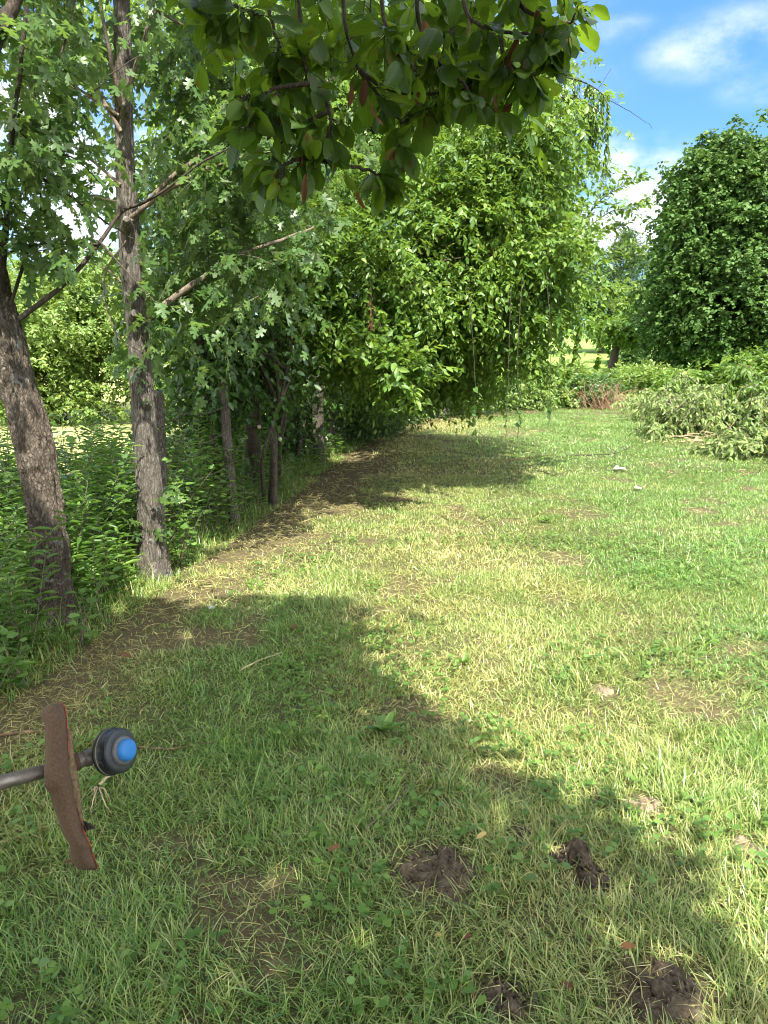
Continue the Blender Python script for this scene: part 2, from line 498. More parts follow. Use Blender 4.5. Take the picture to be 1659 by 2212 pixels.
def flat_mat(name, c1, c2, scale=40, rough=.7, spec=.3, bump=.3, metal=0.0, dist=.004):
    m, t = new_mat(name)
    tc = t.n('TexCoord').outputs['Object']
    nz = t.n('TexNoise', ins={'Vector': tc, 'Scale': scale, 'Detail': 5.0, 'Roughness': .62}).outputs[0]
    col = t.ramp(nz, [(.3, c1), (.7, c2)])
    bp = t.n('Bump', ins={'Strength': bump, 'Distance': dist, 'Height': nz})
    pb = t.n('BsdfPrincipled', ins={'Base Color': col, 'Roughness': rough, 'Specular IOR Level': spec, 'Metallic': metal, 'Normal': bp.outputs[0]})
    t.link(pb.outputs[0], t.n('OutputMaterial').inputs[0])
    return m


M['cut_wood'] = flat_mat('fresh cut wood', (.62, .52, .36), (.75, .66, .5), 60, .8)
M['wire'] = flat_mat('galvanised wire', (.09, .065, .05), (.26, .24, .22), 80, .55, .4, metal=.6)
M['mud'] = flat_mat('cracked grey mud', (.024, .017, .010), (.125, .098, .068), 34, .95, .15, 1.0, dist=.02)
M['soil'] = flat_mat('bare pale soil', (.09, .068, .046), (.24, .19, .13), 30, .95, .1, 1.0, dist=.012)
M['paper'] = flat_mat('white scrap', (.42, .40, .36), (.68, .66, .62), 30, .8, .2, .5)
M['straw'] = flat_mat('dry straw', (.24, .175, .10), (.46, .38, .22), 14, .8, .2, .1)
M['stalk'] = flat_mat('brown stalk', (.07, .04, .025), (.22, .14, .085), 22, .85, .2, .5)
M['dry_twig'] = flat_mat('dry red brown twigs', (.15, .085, .05), (.34, .23, .14), 9, .85, .2, .3)


def ground_mat():
    m, t = new_mat('ground of soil and thatch')
    tc = t.n('TexCoord').outputs['Object']
    dry, bare, fld = attr(t, 'dry'), attr(t, 'bare'), attr(t, 'field')
    n1 = t.n('TexNoise', ins={'Vector': tc, 'Scale': 26.0, 'Detail': 8.0, 'Roughness': .7}).outputs[0]
    n2 = t.n('TexNoise', ins={'Vector': tc, 'Scale': 110.0, 'Detail': 3.0, 'Roughness': .7}).outputs[0]
    n3 = t.n('TexNoise', ins={'Vector': tc, 'Scale': 3.0, 'Detail': 6.0, 'Roughness': .6}).outputs[0]
    soil = t.ramp(n1, [(.25, (.026, .019, .013)), (.55, (.062, .047, .032)), (.8, (.12, .095, .064))])
    thatch = t.ramp(n2, [(.3, (.055, .044, .020)), (.5, (.14, .118, .05)), (.72, (.28, .24, .11))])
    green = t.ramp(n2, [(.3, (.030, .060, .012)), (.6, (.075, .13, .026)), (.8, (.15, .20, .05))])
    lawn = t.mix(t.math('MULTIPLY_ADD', dry, .8, .12, clamp=True), green, thatch)
    lawn = t.mix(t.n('MapRange', ins={0: n1, 1: .46, 2: .64, 3: .75, 4: .12}).outputs[0], lawn, soil)
    col = t.mix(bare, lawn, t.mix(.35, soil, thatch))
    far = t.ramp(n3, [(.3, (.15, .26, .05)), (.7, (.24, .33, .08))])
    far = t.mix(t.math('MULTIPLY', attr(t, 'straw'), .8), far, (.33, .32, .13))
    col = t.mix(fld, col, far)
    bp = t.n('Bump', ins={'Strength': .8, 'Distance': .02, 'Height': n1})
    pb = t.n('BsdfPrincipled', ins={'Base Color': col, 'Roughness': .95, 'Specular IOR Level': .1, 'Normal': bp.outputs[0]})
    t.link(pb.outputs[0], t.n('OutputMaterial').inputs[0])
    return m


# ------------------------------------------------------------------ ground
MOUNDS = [  # px, py, half width m, half depth m, height m
    (945, 1885, .13, .13, .03), (1240, 1852, .06, .04, .05), (1278, 1906, .05, .045, .02), (1125, 1800, .035, .03, .014),
    (1425, 2150, .12, .11, .024), (1080, 2165, .075, .07, .014), (1392, 1738, .06, .06, .012), (1615, 1832, .05, .06, .012), (1300, 1492, .06, .07, .012)]
MP = [(on_ground(a, b), w_, d_, h_) for a, b, w_, d_, h_ in MOUNDS]


def near_mound(x, y, k=1.0):
    m = np.zeros_like(np.asarray(x, float))
    for p, w_, d_, h_ in MP:
        q = ((x - p[0]) / (w_ * k)) ** 2 + ((y - p[1]) / (d_ * k)) ** 2
        m = np.maximum(m, sstep(1.5, .7, q))
    return m


def dry_shade_tone(x, y):
    a = .37 + .85 * (fbm(x, y, .9, 21) - .5) + .5 * (fbm(x, y, 4.0, 31, 3) - .5)
    band = np.exp(-((x - (.25 + .08 * (y - 4))) / 1.1) ** 2)
    a = a + .30 * band - .34 * sstep(.8, 2.2, x - .06 * y) - .42 * sstep(.55, -.35, x - .95 + .36 * y) * sstep(5.4, 4.2, y)  # last term puts the tree shade's cooler green into the turf colour
    e = x - edge_x(y)
    a = a + .5 * np.exp(-((e - .25) / .45) ** 2)
    return np.clip(a, 0, 1)


def bareness(x, y):
    e = x - edge_x(y)
    b = 1.0 * np.exp(-((e - .12) / .34) ** 2) * sstep(.28, .5, fbm(x, y, 1.7, 41)) * sstep(2.0, 3.0, y)
    b = b + .9 * sstep(.62, .74, fbm(x, y, 1.6, 51)) + .7 * near_mound(x, y, 1.15)
    b = b + 1.0 * np.exp(-((e - .35) / .75) ** 2) * sstep(.28, .55, fbm(x, y, 2.3, 43)) * sstep(5.4, 6.8, y) * sstep(13, 11, y)
    return np.clip(b, 0, 1)


def axis_pts(lo, hi, core_lo, core_hi, step, grow=1.09):
    a = list(np.arange(core_lo, core_hi, step))
    s, v = step, a[-1]
    while v < hi: s *= grow; v += s; a.append(v)
    s, v = step, a[0]; b = []
    while v > lo: s *= grow; v -= s; b.append(v)
    return np.array(b[::-1] + a)


gx = axis_pts(-260, 260, -4.5, 6.5, .11); gy = axis_pts(-60, 420, -.5, 13, .11)
X, Y = np.meshgrid(gx, gy)
Xf, Yf = X.ravel(), Y.ravel()
nxg, nyg = len(gx), len(gy)
ii = (np.arange(nyg - 1)[:, None] * nxg + np.arange(nxg - 1)[None]).ravel()
ef = Xf - edge_x(Yf)
fieldm = np.maximum(sstep(22, 25, Yf), sstep(-2.4, -4.5, ef))
link_mesh('ground', np.stack([Xf, Yf, gz(Xf, Yf)], -1), np.stack([ii, ii + 1, ii + nxg + 1, ii + nxg], -1), ground_mat(),
          attrs={'dry': dry_shade_tone(Xf, Yf), 'bare': bareness(Xf, Yf), 'field': fieldm, 'straw': sstep(-2, -5, Xf) * sstep(60, 30, Yf)})['kind'] = 'structure'

# ------------------------------------------------------------------ grass
T_B3 = (np.array([(0, .5, 0), (0, -.5, 0), (.36, .46, .0), (.36, -.46, .0), (.7, .32, -.07), (.7, -.32, -.07), (1, .04, -.24), (1, -.04, -.24)], float),
        np.array([(0, 1, 3, 2), (2, 3, 5, 4), (4, 5, 7, 6)]))
T_B2 = (np.array([(0, .5, 0), (0, -.5, 0), (.55, .4, -.03), (.55, -.4, -.03), (1, .05, -.2), (1, -.05, -.2)], float),
        np.array([(0, 1, 3, 2), (2, 3, 5, 4)]))


def scatter(y0, y1, dens, xr=.80, xlo=None):
    hw = xr * (y1 + 1.0) + .9
    n = int(dens * (y1 - y0) * 2 * hw)
    y = U(y0, y1, n); x = U(-1, 1, n) * hw
    k = np.abs(x) < xr * (y + 1.0) + .9
    x, y = x[k], y[k]
    e = x - edge_x(y)
    k = (e > -.35 - U(0, .3, len(e))) & (y < 21.6 + .5 * vnoise(x, y, 1.1, 4))
    return x[k], y[k]


def lay_blades(acc, x, y, hmin, hmax, wd, T, lean=.65):
    n = len(x)
    d = dry_shade_tone(x, y); b = bareness(x, y)
    keep = rng.random(n) > np.maximum(b * .95, near_mound(x, y, .98) * .93)
    # uneven tufts
    tuft = fbm(x, y, 5.5, 61, 3)
    keep &= rng.random(n) < .45 + 1.1 * tuft
    x, y, d, tuft = x[keep], y[keep], d[keep], tuft[keep]; n = len(x)
    z = gz(x, y) - .004
    a = U(0, 2 * np.pi, n)
    tilt = np.abs(rng.normal(lean, .33, n)); tilt = np.clip(tilt, .05, 1.45)
    swirl = vnoise(x, y, 1.3, 71) * 6.3
    ax = np.cos(a) + .45 * np.cos(swirl); ay = np.sin(a) + .45 * np.sin(swirl)
    hn = np.maximum(np.hypot(ax, ay), 1e-3)
    D = np.stack([ax / hn * np.sin(tilt), ay / hn * np.sin(tilt), np.cos(tilt)], -1)
    N = np.stack([-ax / hn * np.cos(tilt), -ay / hn * np.cos(tilt), np.sin(tilt)], -1) + rng.normal(0, .35, (n, 3))
    L = (hmin + (hmax - hmin) * rng.random(n) ** 1.6) * (.55 + .9 * tuft)
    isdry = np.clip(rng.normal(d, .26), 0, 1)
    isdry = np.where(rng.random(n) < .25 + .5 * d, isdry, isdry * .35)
    leaves(acc, np.stack([x, y, z], -1), D, N, L, wd * U(.6, 1.35, n), T, dry=isdry)


ga = Acc()
lay_blades(ga, *scatter(1.0, 3.0, 19000), .020, .085, .0032, T_B3, .78)
lay_blades(ga, *scatter(3.0, 5.5, 13000), .018, .064, .0036, T_B3, .78)
lay_blades(ga, *scatter(5.5, 10, 6000), .018, .055, .0050, T_B2, .8)
lay_blades(ga, *scatter(10, 22, 1700), .02, .062, .0095, T_B2, .8)
# taller tufts
tx, ty = scatter(1.2, 8.0, 14)
k = (rng.random(len(tx)) < .6) & (dry_shade_tone(tx, ty) < .55)
tx, ty = tx[k], ty[k]
reps = rng.integers(10, 26, len(tx))
bx = np.repeat(tx, reps) + rng.normal(0, .022, reps.sum()); by = np.repeat(ty, reps) + rng.normal(0, .022, reps.sum())
lay_blades(ga, bx, by, .06, .15, .0048, T_B3, .62)
tag(ga.obj('grass', M['grass']), None, None, kind='stuff')

# clippings and straw lying flat
ca = Acc()
for y0, y1, dn, wd, ln in ((1.0, 4.0, 2100, .0022, .085), (4, 9, 700, .0038, .11), (9, 19, 110, .009, .16)):
    x, y = scatter(y0, y1, dn)
    pr = .03 + .8 * bareness(x, y) + .42 * np.clip(dry_shade_tone(x, y) - .3, 0, 1)
    k = rng.random(len(x)) < pr
    x, y = x[k], y[k]; n = len(x)
    a = U(0, 6.283, n)
    D = np.stack([np.cos(a), np.sin(a), rng.normal(.05, .16, n)], -1)
    N = np.tile([0, 0, 1.0], (n, 1)) + rng.normal(0, .3, (n, 3))
    leaves(ca, np.stack([x, y, gz(x, y) + U(.004, .03, n)], -1), D, N, ln * U(.3, 1.2, n), wd * U(.5, 1.2, n), T_B2, dry=U(.75, 1, n))
tag(ca.obj('dry_clippings', M['grass']), None, None, kind='stuff')

# clover and little round weeds in the turf
cl = Acc()
x, y = scatter(1.0, 6.5, 190)
k = (fbm(x, y, 1.4, 81) > .46) & (bareness(x, y) < .6)
x, y = x[k], y[k]
for j in range(3):
    n = len(x); a = U(0, 6.283, n)
    D = np.stack([np.cos(a), np.sin(a), U(-.1, .35, n)], -1)
    N = np.tile([0, 0, 1.0], (n, 1)) + rng.normal(0, .25, (n, 3))
    leaves(cl, np.stack([x + rng.normal(0, .008, n), y + rng.normal(0, .008, n), gz(x, y) + U(.02, .055, n)], -1), D, N, U(.014, .034, n), U(.012, .026, n), T_ROUND)
tag(cl.obj('clover', M['weed_leaf']), None, None, kind='stuff')
#@@SCENE2
# ------------------------------------------------------------------ tree helpers
class TreeAcc:
    def __init__(self, keep=None): self.leaf, self.wood, self.keep = Acc(), Acc(), keep


def B(px, py, Yd, rpx, rpz, ry):
    c = at(px, py, Yd)
    s = Yd / FPX
    return (*c, rpx * s, ry, rpz * s)


def put_twigs(t, O, D, tl, lpt, L, Wd, T, droop, leafdroop=.25, up=.8, tube_r=0.0, tube_frac=.25, sides=3, face=None):
    """twigs from O in direction D, each carrying lpt alternate leaves"""
    n = len(O)
    if n == 0: return
    if t.keep is not None:
        m = t.keep(O); O, D = O[m], np.asarray(D)[m]; n = len(O)
    D = nrm(D); tl = tl * U(.6, 1.35, n)
    s = np.linspace(.12, 1, lpt)
    S = np.repeat(s[None], n, 0) + rng.normal(0, .03, (n, lpt))
    g = np.array([0, 0, -1.0])
    P = O[:, None] + D[:, None] * (S * tl[:, None])[:, :, None] + g * (droop * .55 * S ** 2 * tl[:, None])[:, :, None]
    Tn = nrm(D[:, None] + g * (1.1 * droop * S)[:, :, None])
    side = nrm(np.cross(Tn, np.array([0, 0, 1.0]) + rng.normal(0, .35, (n, 1, 3))))
    sg = np.where(np.arange(lpt) % 2 == 0, 1.0, -1.0)[None, :, None]
    LD = nrm(Tn * .55 + side * sg * .85 + g * leafdroop + rng.normal(0, .28, (n, lpt, 3)))
    Nn = np.array([0, 0, up]) + rng.normal(0, .45, (n, lpt, 3))
    if face is not None: Nn = Nn + np.asarray(face)
    sz = np.clip(rng.normal(1, .2, n * lpt), .45, 1.5)
    tr = np.repeat(rng.random(n), lpt)
    rn = np.clip(tr * .55 + rng.random(n * lpt) * .45, 0, 1)
    leaves(t.leaf, P.reshape(-1, 3), LD.reshape(-1, 3), Nn.reshape(-1, 3), L * sz, Wd * sz, T, rnd=rn)
    if tube_r > 0:
        for i in np.nonzero(rng.random(n) < tube_frac)[0]:
            q = np.linspace(0, 1, 4)
            C = O[i] + D[i] * (q * tl[i])[:, None] + g * (droop * .55 * q ** 2 * tl[i])[:, None]
            tube(t.wood, C, [tube_r, tube_r * .4], sides=sides, cap=False)


def crown(t, blobs, n_cl, twigs, lpt, tl, L, Wd, T=T_OVAL, droop=.5, spread=.16, shell=.45, up=.8, leafdroop=.25,
          zmin=.12, tube_r=.003, tube_frac=.2, limb_from=None, limb_r=.02, limb_n=0, lump=.28, outw=.7, keep=None):
    bl = np.array(blobs, float)
    wgt = (bl[:, 3] * bl[:, 4] * bl[:, 5]) ** (2 / 3); wgt /= wgt.sum()
    b = bl[rng.choice(len(bl), n_cl, p=wgt)]
    d = nrm(rng.normal(0, 1, (n_cl, 3)))
    lf = 1 + lump * (np.sin(d[:, 0] * 5.1 + b[:, 0] * 7) * np.sin(d[:, 2] * 6.3 + b[:, 1] * 3) + .6 * np.sin(d[:, 1] * 9 + d[:, 2] * 8 + b[:, 2]))
    r = rng.random(n_cl) ** shell * lf
    c = b[:, :3] + d * b[:, 3:] * r[:, None]
    if keep is not None: m = keep(c); c, d = c[m], d[m]
    m = c[:, 2] > gz(c[:, 0], c[:, 1]) + zmin
    c, d = c[m], d[m]
    k = len(c)
    O = np.repeat(c, twigs, 0) + rng.normal(0, spread, (k * twigs, 3)) * [1, 1, .75]
    D = np.repeat(d, twigs, 0) * outw + rng.normal(0, .55, (k * twigs, 3)) + [0, 0, -.35 * droop]
    put_twigs(t, O, D, tl, lpt, L, Wd, T, droop, leafdroop, up, tube_r, tube_frac)
    if limb_from is not None and limb_n:
        for i in rng.choice(k, min(limb_n, k), replace=False):
            st = limb_from[rng.integers(len(limb_from))]
            mid = st * .5 + c[i] * .5 + rng.normal(0, .08, 3) + [0, 0, .12]
            tube(t.wood, [st, mid, c[i]], [limb_r, limb_r * .6, limb_r * .25], n=9, sides=5, cap=False, wob=.006)
    return c


def twigs_on(t, path, n_tw, tl, lpt, L, Wd, T, droop=.5, t0=.1, updir=.15, **kw):
    P = smooth_path(path, 60)
    i = rng.integers(int(t0 * 59), 59, n_tw)
    Tn = nrm(np.gradient(P, axis=0))[i]
    D = Tn * .5 + rng.normal(0, .7, (n_tw, 3)) + [0, 0, updir]
    put_twigs(t, P[i], D, tl, lpt, L, Wd, T, droop, **kw)


def px_path(pts, Yd):
    """pixel polyline at given distance(s)"""
    Ys = np.broadcast_to(np.asarray(Yd, float), (len(pts),)) if np.isscalar(Yd) or len(np.atleast_1d(Yd)) == len(pts) else np.interp(np.linspace(0, 1, len(pts)), np.linspace(0, 1, len(Yd)), Yd)
    return np.array([at(a, b, y) for (a, b), y in zip(pts, Ys)])


def rooted(pts):
    p = np.array(pts, float); p[0, 2] = float(gz(p[0, 0], p[0, 1])) - .06
    return p


# ------------------------------------------------------------------ the two roadside trees at the left
def tree_leaning():
    base = on_ground(112, 1345)
    r = thing('leaning_tree', 'dark scaly trunk with a long split, leaning over the weeds at the left edge', 'tree', base)
    Y0 = base[1]
    path = rooted(px_path([(118, 1350), (108, 1200), (92, 1070), (68, 940), (36, 820), (8, 700), (-10, 610), (-22, 500)], [Y0, Y0 + .05]))
    a = Acc()
    rad = np.array([45, 39, 39, 40, 38, 33, 26, 19]) * (Y0 + .1) / FPX
    bd = bark_disp(.16, 4.6, 8.0, 3.1)

    def disp(ang, C):
        d = bd(ang, C)
        # the long split facing the lane
        z = C[:, 2:3]
        w_ = np.exp(-((ang - 4.55) / .13) ** 2) * sstep(.2, .45, z) * sstep(1.25, 1.0, z)
        lip = (np.exp(-((ang - 4.85) / .14) ** 2) + np.exp(-((ang - 4.25) / .14) ** 2)) * sstep(.2, .5, z) * sstep(1.3, 1.0, z)
        return d * (1 - .34 * w_ + .09 * lip) * (1 + .35 * np.exp(-(z - .0) / .12) * (.6 + .4 * np.sin(ang * 3)))
    tube(a, path, rad, n=300, sides=110, disp=disp)
    tr = a.part(r, 'trunk', M['cherry_bark'])
    t = TreeAcc(lambda O: ~((O[:, 1] > 3.6) & (O[:, 1] < 5.3) & (np.abs(O[:, 0] / O[:, 1] + .335) < .035)))
    br = [
        ([(0, 640), (14, 480), (22, 330), (42, 160), (60, 0), (70, -150)], [Y0, Y0 - .2], 15, 5),
        ([(22, 660), (60, 545), (85, 470), (90, 380)], [Y0, Y0 + .2], 8, 4),
        ([(40, 690), (140, 612), (215, 525), (262, 460), (335, 425), (440, 350), (530, 300)], [Y0 - .05, Y0 + .2, Y0 + .1], 12, 3),
        ([(212, 528), (110, 524), (20, 545), (-40, 560)], [Y0 + .1, Y0 - .2], 5, 3),
        ([(215, 522), (285, 600), (335, 650)], [Y0 + .1, Y0 - .2], 5, 2),
        ([(-30, 320), (110, 395), (215, 470), (285, 515)], [Y0 - .1, Y0 + .4], 6, 3),
        ([(-20, 110), (25, 20), (60, -60)], [Y0 - .6, Y0 - .5], 26, 20),
        ([(12, 480), (70, 380), (150, 260), (230, 170), (300, 120)], [Y0, Y0 + .6], 5, 2),
        ([(30, 260), (110, 160), (150, 60), (170, -60)], [Y0, Y0 + .5], 6, 3),
        ([(-30, 210), (60, 300), (170, 350), (220, 400)], [Y0 - .2, Y0 + .2], 4, 2),
        ([(15, 520), (-10, 420), (-60, 300)], [Y0, Y0 - .3], 6, 3)]
    for pts, ys, w0, w1 in br:
        p = px_path(pts, ys)
        la = Acc(); tube(la, p, np.array([w0, w1]) * Y0 / FPX / 2, n=26, sides=8, wob=.004); la.part(r, 'limb', M['dark_twig'])
        twigs_on(t, p, int(3 + 3.2 * np.sum(np.linalg.norm(np.diff(p, axis=0), axis=1)) / .4), .26, 6, .088, .066, T_MAPLE, .5, t0=.15, tube_r=.0022, tube_frac=.8, leafdroop=.55)
    crown(t, [B(30, 400, Y0, 90, 130, .5), B(10, 120, Y0 - .2, 110, 140, .5), B(140, 100, Y0 + .5, 80, 80, .4), B(150, 330, Y0 + .3, 60, 50, .3)],
          50, 3, 6, .26, .088, .066, T_MAPLE, .5, .10, .6, leafdroop=.6, tube_r=.0022, tube_frac=.8)
    # upper crown, above the picture
    crown(t, [(-2.6, Y0 - .2, 4.9, 1.5, 1.3, 1.4), (-2.2, Y0 + .5, 6.2, 1.3, 1.2, 1.2)], 230, 4, 5, .35, .115, .09, T_MAPLE, .4, .2, .5, tube_r=.003, limb_from=[np.array([-2.4, Y0 - .1, 3.2])], limb_n=14, limb_r=.03)
    t.wood.part(r, 'twigs', M['dark_twig'])
    t.leaf.part(r, 'crown', M['maple_leaf'])


def tree_straight():
    base = on_ground(330, 1246)
    Y0 = base[1]
    r = thing('straight_maple', 'straight grey brown maple trunk rising right out of view behind the leaning tree', 'tree', base)
    path = rooted(px_path([(331, 1250), (328, 1150), (322, 1050), (314, 940), (305, 820), (296, 710), (285, 600), (276, 470), (269, 320), (266, 160), (263, 0), (262, -200), (262, -420)], [Y0, Y0 + .1]))
    rad = np.array([36, 29, 28, 26, 24, 22, 21, 20, 18, 17, 16, 14, 11]) * (Y0 + .15) / FPX
    a = Acc()
    bd = bark_disp(.13, 6.0, 3.6, 8.7)

    def disp(ang, C):
        z = C[:, 2:3]
        return bd(ang, C) * (1 + .30 * np.exp(-np.maximum(z, 0) / .16) * (.65 + .35 * np.sin(ang * 4 + 1)))
    tube(a, path, rad, n=380, sides=96, disp=disp)
    tr = a.part(r, 'trunk', M['maple_bark'])
    for (px, py, w_) in [(275, 492, 14), (292, 690, 16), (318, 880, 9), (270, 250, 9)]:
        q = at(px, py, Y0 - .02)
        k = Acc(); tube(k, [q, q + [.03, -.10, .04]], np.array([w_, w_ * .8, w_ * .45]) * Y0 / FPX, n=7, sides=12)
        k.part(r, 'knot', M['maple_bark'], tr)
    tp = smooth_path(path, 80)

    def clear_trunk(O):      # foliage grows around the stem, not across its open face
        cx = np.interp(O[:, 2], tp[:, 2], tp[:, 0]); cy = np.interp(O[:, 2], tp[:, 2], tp[:, 1])
        return ~((np.abs(O[:, 0] - cx * O[:, 1] / cy) < .22) & (O[:, 1] < cy + .1) & (O[:, 2] > 1.1))
    t = TreeAcc(clear_trunk)
    br = [
        ([(262, 230), (240, 130), (218, 10), (205, -120)], [Y0, Y0 - .2], 10, 5),
        ([(262, 285), (195, 165), (155, 60), (140, -80)], [Y0, Y0 + .3], 9, 4),
        ([(272, 215), (300, 120), (330, 20), (345, -80)], [Y0, Y0 - .2], 10, 5),
        ([(280, 480), (370, 385), (480, 305), (620, 235), (720, 170)], [Y0, Y0 + .5], 13, 4),
        ([(282, 470), (390, 395), (520, 340), (640, 320)], [Y0, Y0 - .3], 10, 3),
        ([(312, 690), (420, 612), (520, 550), (640, 508), (720, 470)], [Y0, Y0 + .3], 16, 4),
        ([(300, 720), (360, 660), (430, 620)], [Y0 + .1, Y0 + .5], 9, 3),
        ([(258, 250), (160, 185), (90, 110), (40, 70)], [Y0, Y0 + .2], 7, 3),
        ([(262, 400), (170, 325), (70, 262), (20, 250)], [Y0, Y0 + .5], 7, 2),
        ([(270, 440), (190, 420), (110, 400)], [Y0, Y0 + .6], 5, 2),
        ([(295, 640), (240, 590), (180, 560)], [Y0, Y0 + .3], 5, 2),
        ([(272, 520), (225, 600), (250, 720), (300, 760)], [Y0 - .1, Y0 - .25], 4, 2),
        ([(520, 550), (600, 560), (680, 545)], [Y0 + .2, Y0], 4, 1.5),
        ([(480, 305), (540, 200), (600, 90), (640, 0)], [Y0 + .3, Y0 + .6], 7, 3),
        ([(330, 20), (420, 60), (520, 40)], [Y0, Y0 + .2], 6, 3)]
    for pts, ys, w0, w1 in br:
        p = px_path(pts, ys)
        la = Acc(); tube(la, p, np.array([w0, w1]) * Y0 / FPX / 2, n=26, sides=8, wob=.006); la.part(r, 'limb', M['twig'])
        twigs_on(t, p, int(3 + 3.4 * np.sum(np.linalg.norm(np.diff(p, axis=0), axis=1)) / .4), .32, 7, .086, .064, T_MAPLE, .6, t0=.22, tube_r=.0022, tube_frac=.8, leafdroop=.6)
    crown(t, [B(430, 120, Y0 + .5, 110, 130, .6), B(430, 330, Y0 + .5, 100, 110, .6), B(520, 470, Y0 + .4, 130, 90, .5), B(560, 620, Y0 + .3, 90, 60, .4),
              B(430, 560, Y0 + .4, 70, 80, .4), B(170, 90, Y0 + .5, 90, 80, .5), B(380, 690, Y0 + .2, 45, 45, .3), B(600, 300, Y0 + .5, 110, 90, .5)],
          190, 3, 7, .3, .086, .064, T_MAPLE, .6, .14, .6, leafdroop=.6, tube_r=.0022, tube_frac=.7)
    crown(t, [(-1.6, Y0 + .2, 5.6, 1.7, 1.6, 1.5), (-1.3, Y0 + .4, 7.2, 1.4, 1.4, 1.3)], 290, 4, 5, .35, .115, .09, T_MAPLE, .4, .2, .5, tube_r=.003, limb_from=[np.array([-1.75, Y0, 4.4])], limb_n=16, limb_r=.03)
    t.wood.part(r, 'twigs', M['twig'])
    t.leaf.part(r, 'crown', M['maple_leaf'])
    # suckers low on the trunk
    s = TreeAcc()
    for (px, py, sx) in [(300, 770, -1), (330, 700, 1), (310, 1140, -1), (345, 1080, 1), (320, 610, -1)]:
        q = at(px, py, Y0 - .08)
        put_twigs(s, np.repeat(q[None], 3, 0), rng.normal(0, .4, (3, 3)) + [.5 * sx, -.5, .2], .2, 5, .085, .07, T_MAPLE, .5, tube_r=.0015, tube_frac=1)
    s.leaf.part(r, 'sucker_leaves', M['maple_leaf'], tr)


tree_leaning()
tree_straight()


